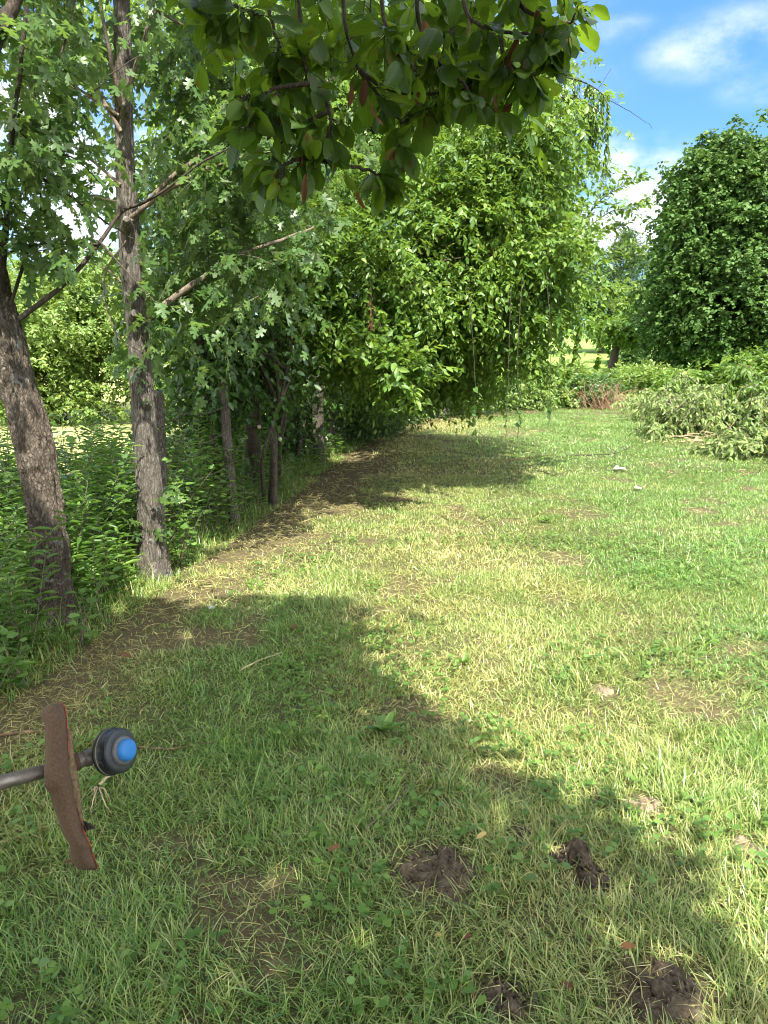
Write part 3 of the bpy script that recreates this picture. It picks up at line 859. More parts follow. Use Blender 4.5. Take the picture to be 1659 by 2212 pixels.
# ------------------------------------------------------------------ the broad leaved tree over the camera
def tree_overhead():
    r = thing('broad_leaved_tree', 'dark broad leaves with insect holes hanging in front of the sky across the top', 'tree', (-1.25, -1.15, float(gz(-1.25, -1.15))))
    a = Acc()
    tube(a, [(-1.25, -1.15, -.06), (-1.2, -1.1, .8), (-1.05, -.95, 1.7), (-.9, -.7, 2.6), (-.7, -.3, 3.4), (-.4, .2, 4.4)], [.17, .14, .13, .12, .1, .06], n=60, sides=28, disp=bark_disp(.08, 5, 4, 1.7))
    a.part(r, 'trunk', M['cherry_bark'])
    t = TreeAcc()
    limbs = [[(-.9, -.7, 2.6), (-.5, .2, 3.05), (0, 1.2, 3.15), (.15, 2.0, 3.05)],
             [(-.7, -.3, 3.4), (-.2, .6, 3.5), (.4, 1.3, 3.3), (.62, 1.9, 2.95)],
             [(-.9, -.7, 2.6), (-.8, .4, 3.0), (-.55, 1.3, 3.1), (-.4, 2.1, 3.0)]]
    for l in limbs: tube(t.wood, l, [.05, .03, .016], n=24, sides=8)
    LW, LL = .039, .066
    hang = [  # (pixel path, Y path, leaves)
        ([(640, -60), (652, 90), (665, 200), (712, 285), (705, 370), (672, 415)], [2.05, 2.0], 36),
        ([(668, 215), (600, 225), (560, 248), (520, 250)], [2.0, 1.9], 20),
        ([(600, 240), (560, 300), (530, 330)], [1.95, 1.9], 14),
        ([(712, 285), (640, 330), (600, 380), (580, 440)], [2.0, 2.1], 22),
        ([(680, 410), (740, 425), (800, 440), (840, 465)], [2.0, 2.2], 22),
        ([(690, 400), (620, 420), (600, 470)], [2.0, 1.95], 16),
        ([(740, -60), (745, 60), (775, 180), (820, 250), (870, 320), (870, 370)], [2.1, 2.15], 36),
        ([(775, 180), (840, 230), (930, 240), (985, 235), (1050, 215)], [2.1, 2.2], 26),
        ([(870, 320), (900, 290), (930, 275)], [2.15, 2.2], 10),
        ([(900, -60), (905, 60), (940, 150), (990, 200), (1020, 250), (1060, 275)], [2.1, 2.0], 34),
        ([(1000, -60), (1010, 40), (1080, 80), (1150, 90), (1190, 120)], [2.2, 2.0], 30),
        ([(1100, -60), (1130, 20), (1180, 50), (1230, 60), (1245, 20)], [2.1, 2.0], 26),
        ([(1080, 80), (1090, 150), (1120, 190), (1150, 190)], [2.1, 2.0], 22),
        ([(820, -60), (830, 50), (860, 120), (900, 180)], [2.0, 1.95], 24),
        ([(560, -60), (580, 30), (600, 110), (600, 170)], [2.1, 2.05], 22),
        ([(480, -60), (490, 0), (520, 20), (560, 40)], [2.0, 1.9], 16),
        ([(380, -80), (400, -20), (430, 10), (450, 20)], [2.0, 1.95], 14),
        ([(720, -60), (700, 20), (740, 90), (720, 150)], [2.3, 2.3], 24),
        ([(980, 60), (960, 130), (930, 180), (880, 200)], [2.3, 2.3], 24),
        ([(1060, 100), (1040, 160), (1060, 210), (1100, 215)], [2.2, 2.15], 20)]
    for pts, ys, n in hang:
        p = px_path([(a_, b_ if b_ < 0 else b_ * .84) for a_, b_ in pts], ys)
        tube(t.wood, p, [.006, .0045, .0022], n=22, sides=6, wob=.003)
        P = smooth_path(p, 40)
        n = int(n * 1.55)
        # rosettes: leaves grouped at nodes and at the tip
        nodes = np.clip((rng.beta(1.6, 1.1, max(3, n // 5)) * 39).astype(int), 4, 39)
        nodes[0] = 39
        i = rng.choice(nodes, n)
        o = P[i]
        tn = nrm(np.gradient(P, axis=0))[i]
        D = tn * .45 + rng.normal(0, .75, (n, 3)) + [0, 0, -.5]
        D = nrm(D)
        N = rng.normal(0, .55, (n, 3)) + [0, -.25, .75]
        st = U(.012, .03, n)[:, None]
        sz = np.clip(rng.normal(.98, .26, n), .4, 1.5)
        for q, dd, ss in zip(o, D, st[:, 0]): tube(t.wood, [q, q + dd * ss * .6 + [0, 0, .003], q + dd * ss], .0011, n=3, sides=3, cap=False)
        leaves(t.leaf, o + D * st, D, N, LL * sz, LW * sz * U(.85, 1.15, n), T_BROAD)
    # fill behind the hanging twigs
    poly = [(430, 0, 60), (560, 60, 80), (640, 150, 70), (760, 120, 110), (900, 110, 120), (1030, 110, 110), (1120, 90, 100), (1190, 40, 55), (800, 20, 110), (960, 20, 100), (700, 20, 110), (840, 200, 60), (1080, 10, 90), (880, -20, 160), (1050, -30, 160), (640, -10, 120)]
    O, Dd = [], []
    for px, py, rr in poly:
        for _ in range(int(rr / 17)):
            q = at(px + rng.normal(0, rr * .5), py + rng.normal(0, rr * .4), U(2.2, 2.9))
            O.append(q)
    O = np.array(O)
    put_twigs(t, O, rng.normal(0, .6, (len(O), 3)) + [0, .1, -.2], .15, 7, LL, LW, T_BROAD, .5, leafdroop=.5, tube_r=.002, tube_frac=.8)
    # the crown above and behind, which shades the lane
    sh = []
    bnd = [on_ground(a, b) for a, b in [(745, 1295), (765, 1400), (900, 1492), (1050, 1590), (1235, 1700), (1330, 1800), (1420, 1890), (1520, 2010), (1659, 2190)]]
    by = np.array([p[1] for p in bnd])[::-1]; bx = np.array([p[0] for p in bnd])[::-1]
    for gyv in np.arange(-2.4, bnd[0][1] - .10, .15):
        for gxv in np.arange(-3.0, 1.9, .15):
            g0, g1 = gxv + U(-.07, .07), gyv + U(-.07, .07)
            lim = np.interp(g1, by, bx) if g1 > by[0] else bx[0] + (by[0] - g1) * .35
            if g0 > lim - .10: continue
            for h in (U(3.15, 3.9), U(3.9, 4.8), U(4.8, 5.9)):
                q = np.array([g0 + SUN_H[0] * h, g1 + SUN_H[1] * h, h])
                if q[1] > 0 and (h - EYE) / max(q[1], .01) < .47: continue
                sh.append(q)
    sh = np.array(sh)
    O = sh + rng.normal(0, .05, sh.shape)
    put_twigs(t, O, rng.normal(0, .6, O.shape) + [0, 0, -.1], .22, 8, .125, .075, T_OVAL, .4, tube_r=.002, tube_frac=.15)
    for i in range(0, len(sh), 20):
        st = np.array([(-.9, -.7, 2.6), (-.7, -.3, 3.4), (-.4, .2, 4.4), (-.2, .6, 3.5)][i // 20 % 4])
        tube(t.wood, [st, st * .5 + sh[i] * .5 + [0, 0, .1], sh[i]], [.022, .012, .005], n=9, sides=5, cap=False)
    t.wood.part(r, 'twigs', M['dark_twig'])
    t.leaf.part(r, 'crown', M['broad_leaf'])
    # withered curled leaves hanging among the green ones
    d = Acc()
    spots = [(a_, b_ * .85) for a_, b_ in [(508, 265), (548, 265), (612, 290), (622, 215), (655, 390), (760, 210), (790, 200), (800, 255), (775, 60), (1010, 40), (1120, 90), (1225, 75), (660, 440), (770, 480), (585, 255), (900, 210), (1075, 240), (1105, 245), (915, 50), (1160, 20)]]
    P = np.array([at(a, b, U(1.9, 2.05)) for a, b in spots]); n = len(P)
    leaves(d, P, rng.normal(0, .35, (n, 3)) + [0, 0, -1], rng.normal(0, 1, (n, 3)), U(.045, .075, n), U(.012, .024, n), T_BROAD)
    d.part(r, 'withered_leaves', M['dead_leaf'])


tree_overhead()


# ------------------------------------------------------------------ hedgerow trees along the fence
def hedge_tree(name, label, cat, stems, blobs, leafmat, barkmat='shade_bark', n_cl=300, twigs=4, lpt=8, tl=.30, L=.062, Wd=.032, T=T_OVAL,
               droop=.6, group=None, limb_n=20, extra=None, limb_r=.02, stubs=(), **kw):
    base = np.array(stems[0][0][0], float); base[2] = float(gz(base[0], base[1]))
    r = thing(name, label, cat, base, group)
    a = Acc(); tops = []
    for pts, rad in stems:
        p = rooted(pts)
        tube(a, p, rad, n=44, sides=18, disp=bark_disp(.10, 4.5, 3.5, rng.random() * 9), wob=.006)
        tops += [p[-1], p[-2] * .6 + p[-1] * .4]
    tr = a.part(r, 'trunk', M[barkmat])
    for (p, dr, rad, ln) in stubs:
        s = Acc(); tube(s, [np.array(p) - np.array(dr) * ln, p], [rad * 1.25, rad], n=6, sides=12, cap=False)
        sb = s.part(r, 'cut_stub', M[barkmat], tr)
        c = Acc(); p = np.array(p); tube(c, [p - nrm(dr) * .004, p + nrm(dr) * .006], [rad * .97, rad * .97], n=2, sides=16)
        c.part(r, 'cut_face', M['cut_wood'])
    t = TreeAcc()
    crown(t, blobs, n_cl, twigs, lpt, tl, L, Wd, T, droop, limb_from=tops, limb_n=limb_n, limb_r=limb_r, **kw)
    if extra: extra(t)
    t.wood.part(r, 'limbs', M['dark_twig'])
    t.leaf.part(r, 'crown', M[leafmat])
    return r


def billow(blobs, n, r0, r1, flat=.72):
    """rounded foliage masses standing on the surface of the big crown shapes"""
    bl = np.array(blobs, float); out = []
    w_ = (bl[:, 3] * bl[:, 4] * bl[:, 5]) ** (2 / 3); w_ /= w_.sum()
    while len(out) < n:
        b = bl[rng.choice(len(bl), p=w_)]
        d = nrm(rng.normal(0, 1, 3))
        c = b[:3] + d * b[3:] * U(.72, .98)
        inside = (((c - bl[:, :3]) / bl[:, 3:]) ** 2).sum(1)
        if (inside < .55).sum(): continue
        r = U(r0, r1)
        out.append((*c, r, r, r * flat))
    return out


gp = lambda px, py: on_ground(px, py)
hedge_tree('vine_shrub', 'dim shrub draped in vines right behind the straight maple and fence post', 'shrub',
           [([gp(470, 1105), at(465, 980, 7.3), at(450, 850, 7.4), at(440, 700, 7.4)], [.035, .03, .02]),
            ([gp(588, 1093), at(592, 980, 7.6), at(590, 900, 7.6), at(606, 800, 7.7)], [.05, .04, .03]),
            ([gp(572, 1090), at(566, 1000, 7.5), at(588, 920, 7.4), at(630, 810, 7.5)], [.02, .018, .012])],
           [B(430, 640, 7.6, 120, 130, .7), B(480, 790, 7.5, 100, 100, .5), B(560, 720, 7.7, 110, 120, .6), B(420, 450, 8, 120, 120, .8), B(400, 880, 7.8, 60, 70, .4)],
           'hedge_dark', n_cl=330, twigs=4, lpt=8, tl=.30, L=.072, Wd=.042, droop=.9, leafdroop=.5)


def front_extra(t):
    # bright sprig low over the lane
    crown(t, [B(845, 785, 7.3, 70, 48, .25), B(895, 815, 7.3, 45, 28, .2), B(810, 760, 7.4, 45, 50, .2)], 44, 3, 8, .2, .085, .042, T_OVAL, .3, .05, .7, up=.7, tube_r=.002, tube_frac=1, limb_from=[at(760, 690, 7.9)], limb_n=5, limb_r=.008)
    # sprays standing out against the sky
    for pts, n in [([(1215, 545), (1290, 440), (1340, 405), (1392, 378)], 60), ([(1225, 530), (1310, 462), (1360, 450), (1402, 438)], 60), ([(1285, 440), (1300, 400), (1308, 368)], 26),
                   ([(1235, 520), (1300, 500), (1352, 488)], 44), ([(1215, 500), (1250, 470), (1262, 440)], 30), ([(1250, 590), (1320, 560), (1390, 545)], 60), ([(1250, 640), (1310, 620), (1330, 640)], 50), ([(1240, 560), (1330, 545), (1370, 520)], 50)]:
        p = px_path(pts, [9.2, 9.6])
        tube(t.wood, p, [.008, .003], n=18, sides=5)
        P = smooth_path(p, n); Tn = nrm(np.gradient(P, axis=0))
        sg = np.where(np.arange(n) % 2, 1, -1)[:, None]
        D = Tn * .8 + np.cross(Tn, [0, -1, 0]) * sg * .7 + rng.normal(0, .25, (n, 3))
        leaves(t.leaf, P, D, rng.normal(0, .4, (n, 3)) + [0, -.3, .8], U(.06, .1, n), U(.026, .038, n), T_OVAL)
        twigs_on(t, p, n // 5, .22, 7, .07, .032, T_OVAL, .3, tube_r=.002, tube_frac=1)


FRONT = [B(900, 560, 8.6, 220, 190, 1.0), B(1080, 560, 9.0, 170, 170, 1.1), B(720, 610, 8.3, 150, 150, .8), B(1170, 610, 9.2, 75, 75, .7), B(1060, 400, 9.2, 140, 120, 1.0), B(960, 720, 8.8, 200, 80, .8), B(1140, 500, 9.2, 65, 95, .7), B(1195, 655, 9.0, 55, 32, .5), B(770, 730, 8.5, 130, 75, .6), B(660, 520, 8.6, 110, 110, .8), B(990, 768, 9.3, 110, 42, .6), B(860, 800, 9.6, 110, 40, .6)]
hedge_tree('leaning_hedge_tree', 'bushy lit tree overhanging the mown lane, its stem leaning with a pale sawn stub', 'tree',
           [([gp(548, 1058), at(545, 930, 8.3), at(560, 830, 8.4), at(595, 750, 8.4), at(650, 700, 8.5), at(720, 640, 8.6)], [.10, .09, .085, .08, .06]),
            ([gp(600, 1050), at(605, 950, 8.5), at(640, 820, 8.6), at(660, 690, 8.6)], [.04, .035, .03])],
           FRONT + billow(FRONT, 60, .26, .46), 'hedge_leaf', n_cl=1450, twigs=6, lpt=9, tl=.27, L=.068, Wd=.034, droop=.7, extra=front_extra, limb_n=46, leafdroop=.4, spread=.12,
           stubs=[(at(557, 840, 8.2), (.15, -1, .05), .040, .12), (at(560, 922, 8.2), (.1, -1, .1), .022, .1)])

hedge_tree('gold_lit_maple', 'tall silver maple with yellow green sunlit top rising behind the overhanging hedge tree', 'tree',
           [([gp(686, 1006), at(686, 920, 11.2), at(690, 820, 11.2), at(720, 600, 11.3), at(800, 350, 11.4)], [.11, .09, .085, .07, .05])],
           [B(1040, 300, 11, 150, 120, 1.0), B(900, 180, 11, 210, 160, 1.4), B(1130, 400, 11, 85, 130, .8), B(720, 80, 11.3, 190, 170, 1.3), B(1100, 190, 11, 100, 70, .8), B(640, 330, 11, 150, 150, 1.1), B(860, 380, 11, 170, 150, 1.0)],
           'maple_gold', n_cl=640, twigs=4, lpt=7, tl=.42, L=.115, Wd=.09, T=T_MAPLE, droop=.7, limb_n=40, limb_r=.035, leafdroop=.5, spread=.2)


def droop_extra(t):
    for pts in ([(1080, 240), (1160, 175), (1230, 168), (1292, 195), (1318, 235)], [(1090, 260), (1170, 215), (1250, 215), (1300, 245)], [(1100, 300), (1160, 250), (1205, 250)]):
        p = px_path(pts, [10, 9.4])
        tube(t.wood, p, [.016, .004], n=20, sides=5)
        P = smooth_path(p, 60)[14:]
        n = 42
        q = P[rng.integers(0, len(P), n)]
        for o in q:
            ln = U(.25, 1.0) * (.5 + .5 * rng.random())
            k = int(ln / .03)
            s = np.linspace(0, 1, k)[:, None]
            C = o + np.array([0, 0, -1]) * s * ln + rng.normal(0, .012, (k, 3)).cumsum(0) * .5
            tube(t.wood, C[::3] if len(C) > 6 else C, .0016, sides=3, cap=False)
            leaves(t.leaf, C, rng.normal(0, .35, (k, 3)) + [0, 0, -1], rng.normal(0, 1, (k, 3)), U(.055, .085, k), U(.022, .034, k), T_LANCE)
    p = px_path([(1316, 216), (1345, 232), (1375, 250), (1400, 268), (1408, 278)], 9.5)
    tube(t.wood, p, [.005, .003, .002], n=14, sides=4, wob=.006)
    p = px_path([(1285, 200), (1300, 180), (1320, 148)], 9.5); tube(t.wood, p, [.004, .002], n=6, sides=4)


hedge_tree('drooping_tree', 'tree behind the hedge whose top branch arches over and droops against the blue sky', 'tree',
           [([np.array([-.75, 13.8, 0]), np.array([-.6, 13.6, 1.3]), np.array([.1, 12.8, 2.8]), np.array([1.1, 11.5, 4.2])], [.10, .08, .07, .04])],
           [B(1150, 330, 10.2, 75, 130, .6), B(1170, 480, 10.5, 60, 120, .6), B(1185, 220, 9.8, 40, 35, .3), B(950, 760, 13.3, 130, 65, .9), B(1120, 600, 12.5, 110, 90, .8), B(880, 700, 13, 150, 130, 1.0)],
           'hedge_leaf', n_cl=430, twigs=4, lpt=9, tl=.36, L=.075, Wd=.032, T=T_OVAL, droop=.6, extra=droop_extra, limb_n=26, leafdroop=.4)

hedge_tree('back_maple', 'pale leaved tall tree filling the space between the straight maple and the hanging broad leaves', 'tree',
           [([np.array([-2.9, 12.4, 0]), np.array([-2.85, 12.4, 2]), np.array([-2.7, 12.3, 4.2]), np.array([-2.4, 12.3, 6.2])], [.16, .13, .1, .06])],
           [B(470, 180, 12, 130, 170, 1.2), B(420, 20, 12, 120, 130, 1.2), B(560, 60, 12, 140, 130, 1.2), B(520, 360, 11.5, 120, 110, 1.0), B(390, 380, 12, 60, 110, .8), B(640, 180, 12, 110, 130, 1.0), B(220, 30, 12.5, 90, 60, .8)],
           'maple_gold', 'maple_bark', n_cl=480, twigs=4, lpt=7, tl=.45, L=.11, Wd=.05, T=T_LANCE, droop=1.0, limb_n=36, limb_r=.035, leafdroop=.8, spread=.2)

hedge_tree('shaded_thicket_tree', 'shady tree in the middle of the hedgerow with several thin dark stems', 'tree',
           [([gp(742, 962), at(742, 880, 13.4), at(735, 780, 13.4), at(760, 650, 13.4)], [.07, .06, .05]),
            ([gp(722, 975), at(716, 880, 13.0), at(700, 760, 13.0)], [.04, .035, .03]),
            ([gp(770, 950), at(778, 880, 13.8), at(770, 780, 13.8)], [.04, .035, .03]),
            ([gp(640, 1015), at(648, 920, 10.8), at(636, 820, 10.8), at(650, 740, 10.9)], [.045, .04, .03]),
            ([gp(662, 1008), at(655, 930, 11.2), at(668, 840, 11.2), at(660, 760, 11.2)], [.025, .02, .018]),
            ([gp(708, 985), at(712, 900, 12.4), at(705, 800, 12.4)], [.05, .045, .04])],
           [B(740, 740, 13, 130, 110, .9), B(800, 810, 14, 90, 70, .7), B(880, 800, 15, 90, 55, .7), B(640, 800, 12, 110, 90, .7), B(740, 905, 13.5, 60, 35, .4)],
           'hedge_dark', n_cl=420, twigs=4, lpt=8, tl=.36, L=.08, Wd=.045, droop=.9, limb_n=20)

hedge_tree('lane_end_tree', 'dark stout trunk at the end of the lane under a low spreading crown', 'tree',
           [([gp(957, 903), at(957, 860, 19.2), at(960, 800, 19.2), at(980, 720, 19.3)], [.17, .145, .13, .1])],
           [B(950, 800, 19.3, 100, 50, 1.2), B(955, 845, 18.4, 45, 22, .4), B(1040, 735, 19.5, 80, 60, 1.2), B(880, 790, 19, 80, 60, 1.0), B(1000, 680, 19.5, 140, 80, 1.5)],
           'hedge_leaf', n_cl=330, twigs=4, lpt=7, tl=.5, L=.10, Wd=.05, droop=.7, limb_n=16, limb_r=.04, spread=.22)
#@@SCENE3
def simple_tree(name, label, cat, base, trunk, tr_rad, blobs, leafmat, barkmat='shade_bark', group=None, limb_n=14, limb_r=.05, **kw):
    base = np.array(base, float); base[2] = float(gz(base[0], base[1]))
    r = thing(name, label, cat, base, group)
    p = np.array(trunk, float); p[0] = base - [0, 0, .06]
    a = Acc(); tube(a, p, tr_rad, n=24, sides=14, disp=bark_disp(.08, 4, 2, rng.random() * 9))
    a.part(r, 'trunk', M[barkmat])
    t = TreeAcc()
    crown(t, blobs, limb_from=[p[-1], p[-1] * .5 + p[-2] * .5], limb_n=limb_n, limb_r=limb_r, **kw)
    t.wood.part(r, 'limbs', M['dark_twig'])
    t.leaf.part(r, 'crown', M[leafmat])
    return r


# ------------------------------------------------------------------ the dark maple at the right and what stands beyond the lane
YM = 28.0
bm_ = at(1525, 800, YM)
MAPLE = [B(1572, 352, YM, 60, 56, 1.4), B(1520, 430, YM - .5, 66, 75, 1.6), B(1615, 410, YM - .6, 80, 85, 1.8), B(1480, 535, YM - .4, 62, 85, 1.6), B(1550, 540, YM - 1.4, 95, 95, 1.6),
             B(1650, 540, YM - .8, 85, 125, 2.0), B(1465, 650, YM - .6, 66, 70, 1.8), B(1555, 665, YM - 1.8, 105, 80, 1.6), B(1660, 690, YM - 1.2, 95, 85, 2.0), B(1490, 735, YM - .8, 75, 42, 1.6), B(1605, 745, YM - 1.2, 105, 38, 1.8), B(1555, 600, YM + .8, 115, 190, 1.8)]
simple_tree('dark_maple', 'big round dark green maple standing beyond the brush pile against the sky', 'tree', bm_,
            [bm_, at(1525, 740, YM), at(1530, 600, YM), at(1545, 430, YM)], [.34, .30, .26, .14],
            MAPLE + billow(MAPLE, 150, .42, .75),
            'far_maple', 'shade_bark', n_cl=3000, twigs=6, lpt=7, tl=.32, L=.115, Wd=.10, droop=.5, spread=.14, shell=.3, lump=.15, up=1.0, leafdroop=.35, tube_r=0, limb_n=30, limb_r=.07, outw=.9)
Y2 = 35.0
b2 = at(1745, 790, Y2)
simple_tree('neighbour_maple', 'second dark maple half cut off by the picture edge behind the round maple', 'tree', b2,
            [b2, at(1745, 650, Y2), at(1745, 420, Y2)], [.36, .3, .15],
            [B(1720, 330, Y2, 80, 90, 2.2), B(1760, 450, Y2, 130, 130, 3), B(1700, 560, Y2, 110, 120, 2.4), B(1770, 650, Y2, 150, 110, 3)],
            'far_maple', n_cl=520, twigs=6, lpt=7, tl=.45, L=.17, Wd=.14, droop=.5, spread=.32, shell=.3, lump=.3, tube_r=0, limb_n=12, limb_r=.07)


def pine(name, label, px, base_py, top_py, Yd, halfw, seed):
    base = at(px, base_py, Yd); base[2] = float(gz(base[0], base[1])); top = at(px, top_py, Yd)
    r = thing(name, label, 'tree', base)
    a = Acc(); tube(a, [base - [0, 0, .1], top - [0, 0, .3]], [.24, .04], n=16, sides=10); a.part(r, 'trunk', M['shade_bark'])
    t = TreeAcc()
    H = top[2] - base[2]; W_ = halfw * Yd / FPX
    for lv in np.arange(.12, 1.0, .035):
        z = base[2] + H * lv
        R = W_ * (1 - lv ** 2.2) ** .8 + .2
        for k in range(9):
            an = U(0, 6.283); ln = R * U(.65, 1.1)
            e = np.array([math.cos(an), math.sin(an), U(.0, .3)])
            st = np.array([base[0], base[1], z])
            tube(t.wood, [st, st + e * ln], [.03, .008], n=3, sides=4, cap=False)
            m = int(18 + ln * 22)
            s_ = U(.25, 1.05, m)[:, None]
            P = st + e * ln * s_ + rng.normal(0, .10, (m, 3))
            D = rng.normal(0, .7, (m, 3)) + e * .9 + [0, 0, .35]
            leaves(t.leaf, P, D, rng.normal(0, 1, (m, 3)), U(.14, .26, m), .045, T_LANCE)
    t.wood.part(r, 'limbs', M['dark_twig']); t.leaf.part(r, 'crown', M['pine_leaf'])


pine('pine_tree', 'hazy green pine between the hedgerow and the round dark maple', 1340, 735, 505, 46, 95, 1)
for nm, lab, px, bpy_, Yd, blobs, mat, nc in [
    ('dark_tree', 'dark green tree in the gap below the pine', 1300, 738, 46, [B(1300, 640, 46, 55, 70, 2.5), B(1325, 695, 46, 45, 25, 2)], 'far_maple', 160),
    ('olive_shrub', 'tall olive green shrub touching the left flank of the round maple', 1365, 745, 37, [B(1362, 655, 37, 36, 45, 1.4), B(1375, 700, 37, 45, 40, 1.4)], 'bush_leaf', 120),
    ('slanting_tree', 'small tree with slanting bare trunk and flat yellow green crown on the far field', 1322, 762, 33, [B(1330, 708, 33, 52, 16, 1.2), B(1375, 722, 33, 36, 12, 1.0)], 'hedge_leaf', 90),
    ('far_left_tree', 'leafy tree far beyond the lane end behind the hanging hedge leaves', 1120, 760, 44, [B(1110, 650, 44, 100, 80, 3), B(1200, 680, 45, 60, 45, 2)], 'hedge_leaf', 220)]:
    b = at(px, bpy_, Yd)
    tp = [b, at(px + 12, bpy_ - 18, Yd), at(px + 34, bpy_ - 42, Yd)] if nm == 'slanting_tree' else [b, at(px, bpy_ - 40, Yd), at(px, bpy_ - 80, Yd)]
    simple_tree(nm, lab, 'shrub' if 'shrub' in nm else 'tree', b, tp, [.2, .15, .1], blobs, mat, n_cl=int(nc * 1.5), twigs=5, lpt=7, tl=.3, L=.16, Wd=.10, spread=.18, shell=.35, tube_r=0, limb_n=8)


def bush(name, label, px, py, Yd, blobs, mat, n_cl, L=.07, Wd=.04, group=None, T=T_OVAL, cat='bush', **kw):
    b = at(px, py, Yd); b[2] = float(gz(b[0], b[1]))
    r = thing(name, label, cat, b, group)
    t = TreeAcc()
    cc = crown(t, blobs, n_cl, kw.pop('twigs', 5), kw.pop('lpt', 7), kw.pop('tl', .25), L, Wd, T, kw.pop('droop', .4), kw.pop('spread', .14), kw.pop('shell', .5), zmin=.03, **kw)
    for i in rng.choice(len(cc), min(16, len(cc)), replace=False):
        tube(t.wood, [b + [*rng.normal(0, .12, 2), -.03], b * .5 + cc[i] * .5 + [0, 0, .1], cc[i]], [.012, .004], n=7, sides=5, cap=False)
    t.wood.part(r, 'stems', M['twig']); t.leaf.part(r, 'leaves', M[mat])
    return r


bush('bramble_bush', 'bright green bramble bush at the end of the lane under the hanging vines', 1160, 880, 21.6, [B(1150, 850, 21.6, 85, 36, .8), B(1075, 870, 21.4, 50, 24, .6), B(1200, 848, 22, 50, 28, .8)], 'bush_leaf', 220, .10, .06, tl=.25)
bush('rounded_bush', 'darker rounded bush beside the dead brown twigs at the lane end', 1262, 872, 22.2, [B(1255, 850, 22.2, 50, 28, .8), B(1295, 838, 22.8, 45, 16, .7)], 'hedge_dark', 150, .10, .055, tl=.3)
bush('tall_yellow_weeds', 'yellow green tall weeds behind the bramble bush on the rising field', 1180, 800, 27, [B(1180, 806, 27, 90, 12, 1.4), B(1100, 808, 26, 70, 14, 1.2)], 'bush_leaf', 210, .16, .05, T=T_LANCE, cat='weeds', leafdroop=-.6)
bush('weed_belt', 'belt of green weeds in front of the far field left of the round maple', 1380, 810, 26, [B(1350, 816, 26, 80, 12, 1.2), B(1430, 815, 25, 70, 14, 1.0)], 'bush_leaf', 150, .14, .06, cat='weeds', leafdroop=-.3)
bush('field_shrub', 'low bluish green shrub alone on the far field', 1372, 775, 36, [B(1372, 768, 36, 38, 14, 1.0), B(1345, 775, 36, 25, 9, .8)], 'far_maple', 70, .16, .09)
bush('hedge_foot_bush', 'low green bush at the hedge foot where the lane bends', 1000, 905, 20.3, [B(1000, 888, 20.3, 60, 20, .5), B(905, 895, 19.2, 50, 24, .5), B(860, 880, 17.5, 30, 36, .5)], 'hedge_leaf', 150, .09, .05)
bush('elder_clump', 'leafy clump half hidden under the hedge at the last fence post', 850, 930, 16.2, [B(850, 890, 16, 40, 34, .5), B(815, 910, 14.8, 40, 32, .5), B(775, 930, 13.6, 40, 34, .5)], 'hedge_dark', 150, .07, .04)

# dead brown twigs at the lane end
b = on_ground(1312, 884)
r = thing('dead_twig_clump', 'clump of dead red brown twigs between the rounded bush and the brush pile', 'dead shrub', b)
a = Acc()
for _ in range(120):
    e = nrm(np.array([rng.normal(0, .5), rng.normal(0, .35), U(.5, 1.2)])); ln = U(.4, 1.15)
    st = b + [rng.normal(0, .38), rng.normal(0, .2), -.02]
    tube(a, [st, st + e * ln * .5 + rng.normal(0, .04, 3), st + e * ln + [0, 0, -.18 * ln]], [.009, .004], n=6, sides=4, cap=False)
a.part(r, 'twigs', M['dry_twig'])
t_ = TreeAcc()
put_twigs(t_, b + rng.normal(0, .3, (10, 3)) * [1, .5, .4] + [0, 0, .35], rng.normal(0, .6, (10, 3)), .2, 5, .08, .03, T_LANCE, .6)
t_.leaf.part(r, 'withered_leaves', M['dead_leaf'])


# ------------------------------------------------------------------ brush pile of cut branches at the right
def brush(name, label, px, py, Yd, n, spread_x, spread_y, ln, hgt, mat, L, Wd, lean=(0, 0), lv=34, T=T_LANCE, cat='brush pile', droop=1.0):
    b = on_ground(px, py) if Yd is None else np.array([*at(px, py, Yd)[:2], 0.0]); b[2] = float(gz(b[0], b[1]))
    r = thing(name, label, cat, b)
    t = TreeAcc()
    for i in range(n):
        st = b + [U(-1, 1) * spread_x, U(-1, 1) * spread_y, 0]; st[2] = float(gz(st[0], st[1])) + U(.02, hgt * .8) * (1 - .6 * abs(st[0] - b[0]) / spread_x)
        an = U(0, 6.283)
        e = np.array([math.cos(an) + lean[0], math.sin(an) * .8 + lean[1], 0]); e = e / np.linalg.norm(e)
        l_ = ln * U(.5, 1.1)
        mid = st + e * l_ * .5 + [0, 0, U(.15, .6) * hgt]
        end = st + e * l_; end[2] = max(float(gz(end[0], end[1])) + .05, st[2] + U(-.4, .3) * hgt)
        p = np.array([st, mid, end])
        tube(t.wood, p, [.013, .008, .003], n=14, sides=5, cap=False, wob=.012)
        P = smooth_path(p, lv); Tn = nrm(np.gradient(P, axis=0))
        sg = np.where(np.arange(lv) % 2, 1, -1)[:, None]
        for rep in range(2):
            D = Tn * .5 + np.cross(Tn, [0, 0, 1.0]) * sg * .7 + [0, 0, -.55 * droop] + rng.normal(0, .35, (lv, 3))
            k = np.arange(lv) > lv * .22
            leaves(t.leaf, (P + rng.normal(0, .03, P.shape))[k], D[k], (rng.normal(0, .6, (lv, 3)) + [0, -.2, .7])[k], L * U(.6, 1.25, k.sum()), Wd * U(.7, 1.2, k.sum()), T)
        twigs_on(t, p, 5, .32, 9, L, Wd, T, droop, tube_r=.003, tube_frac=1, leafdroop=.6)
    t.wood.part(r, 'branches', M['twig']); t.leaf.part(r, 'leaves', M[mat])
    return r


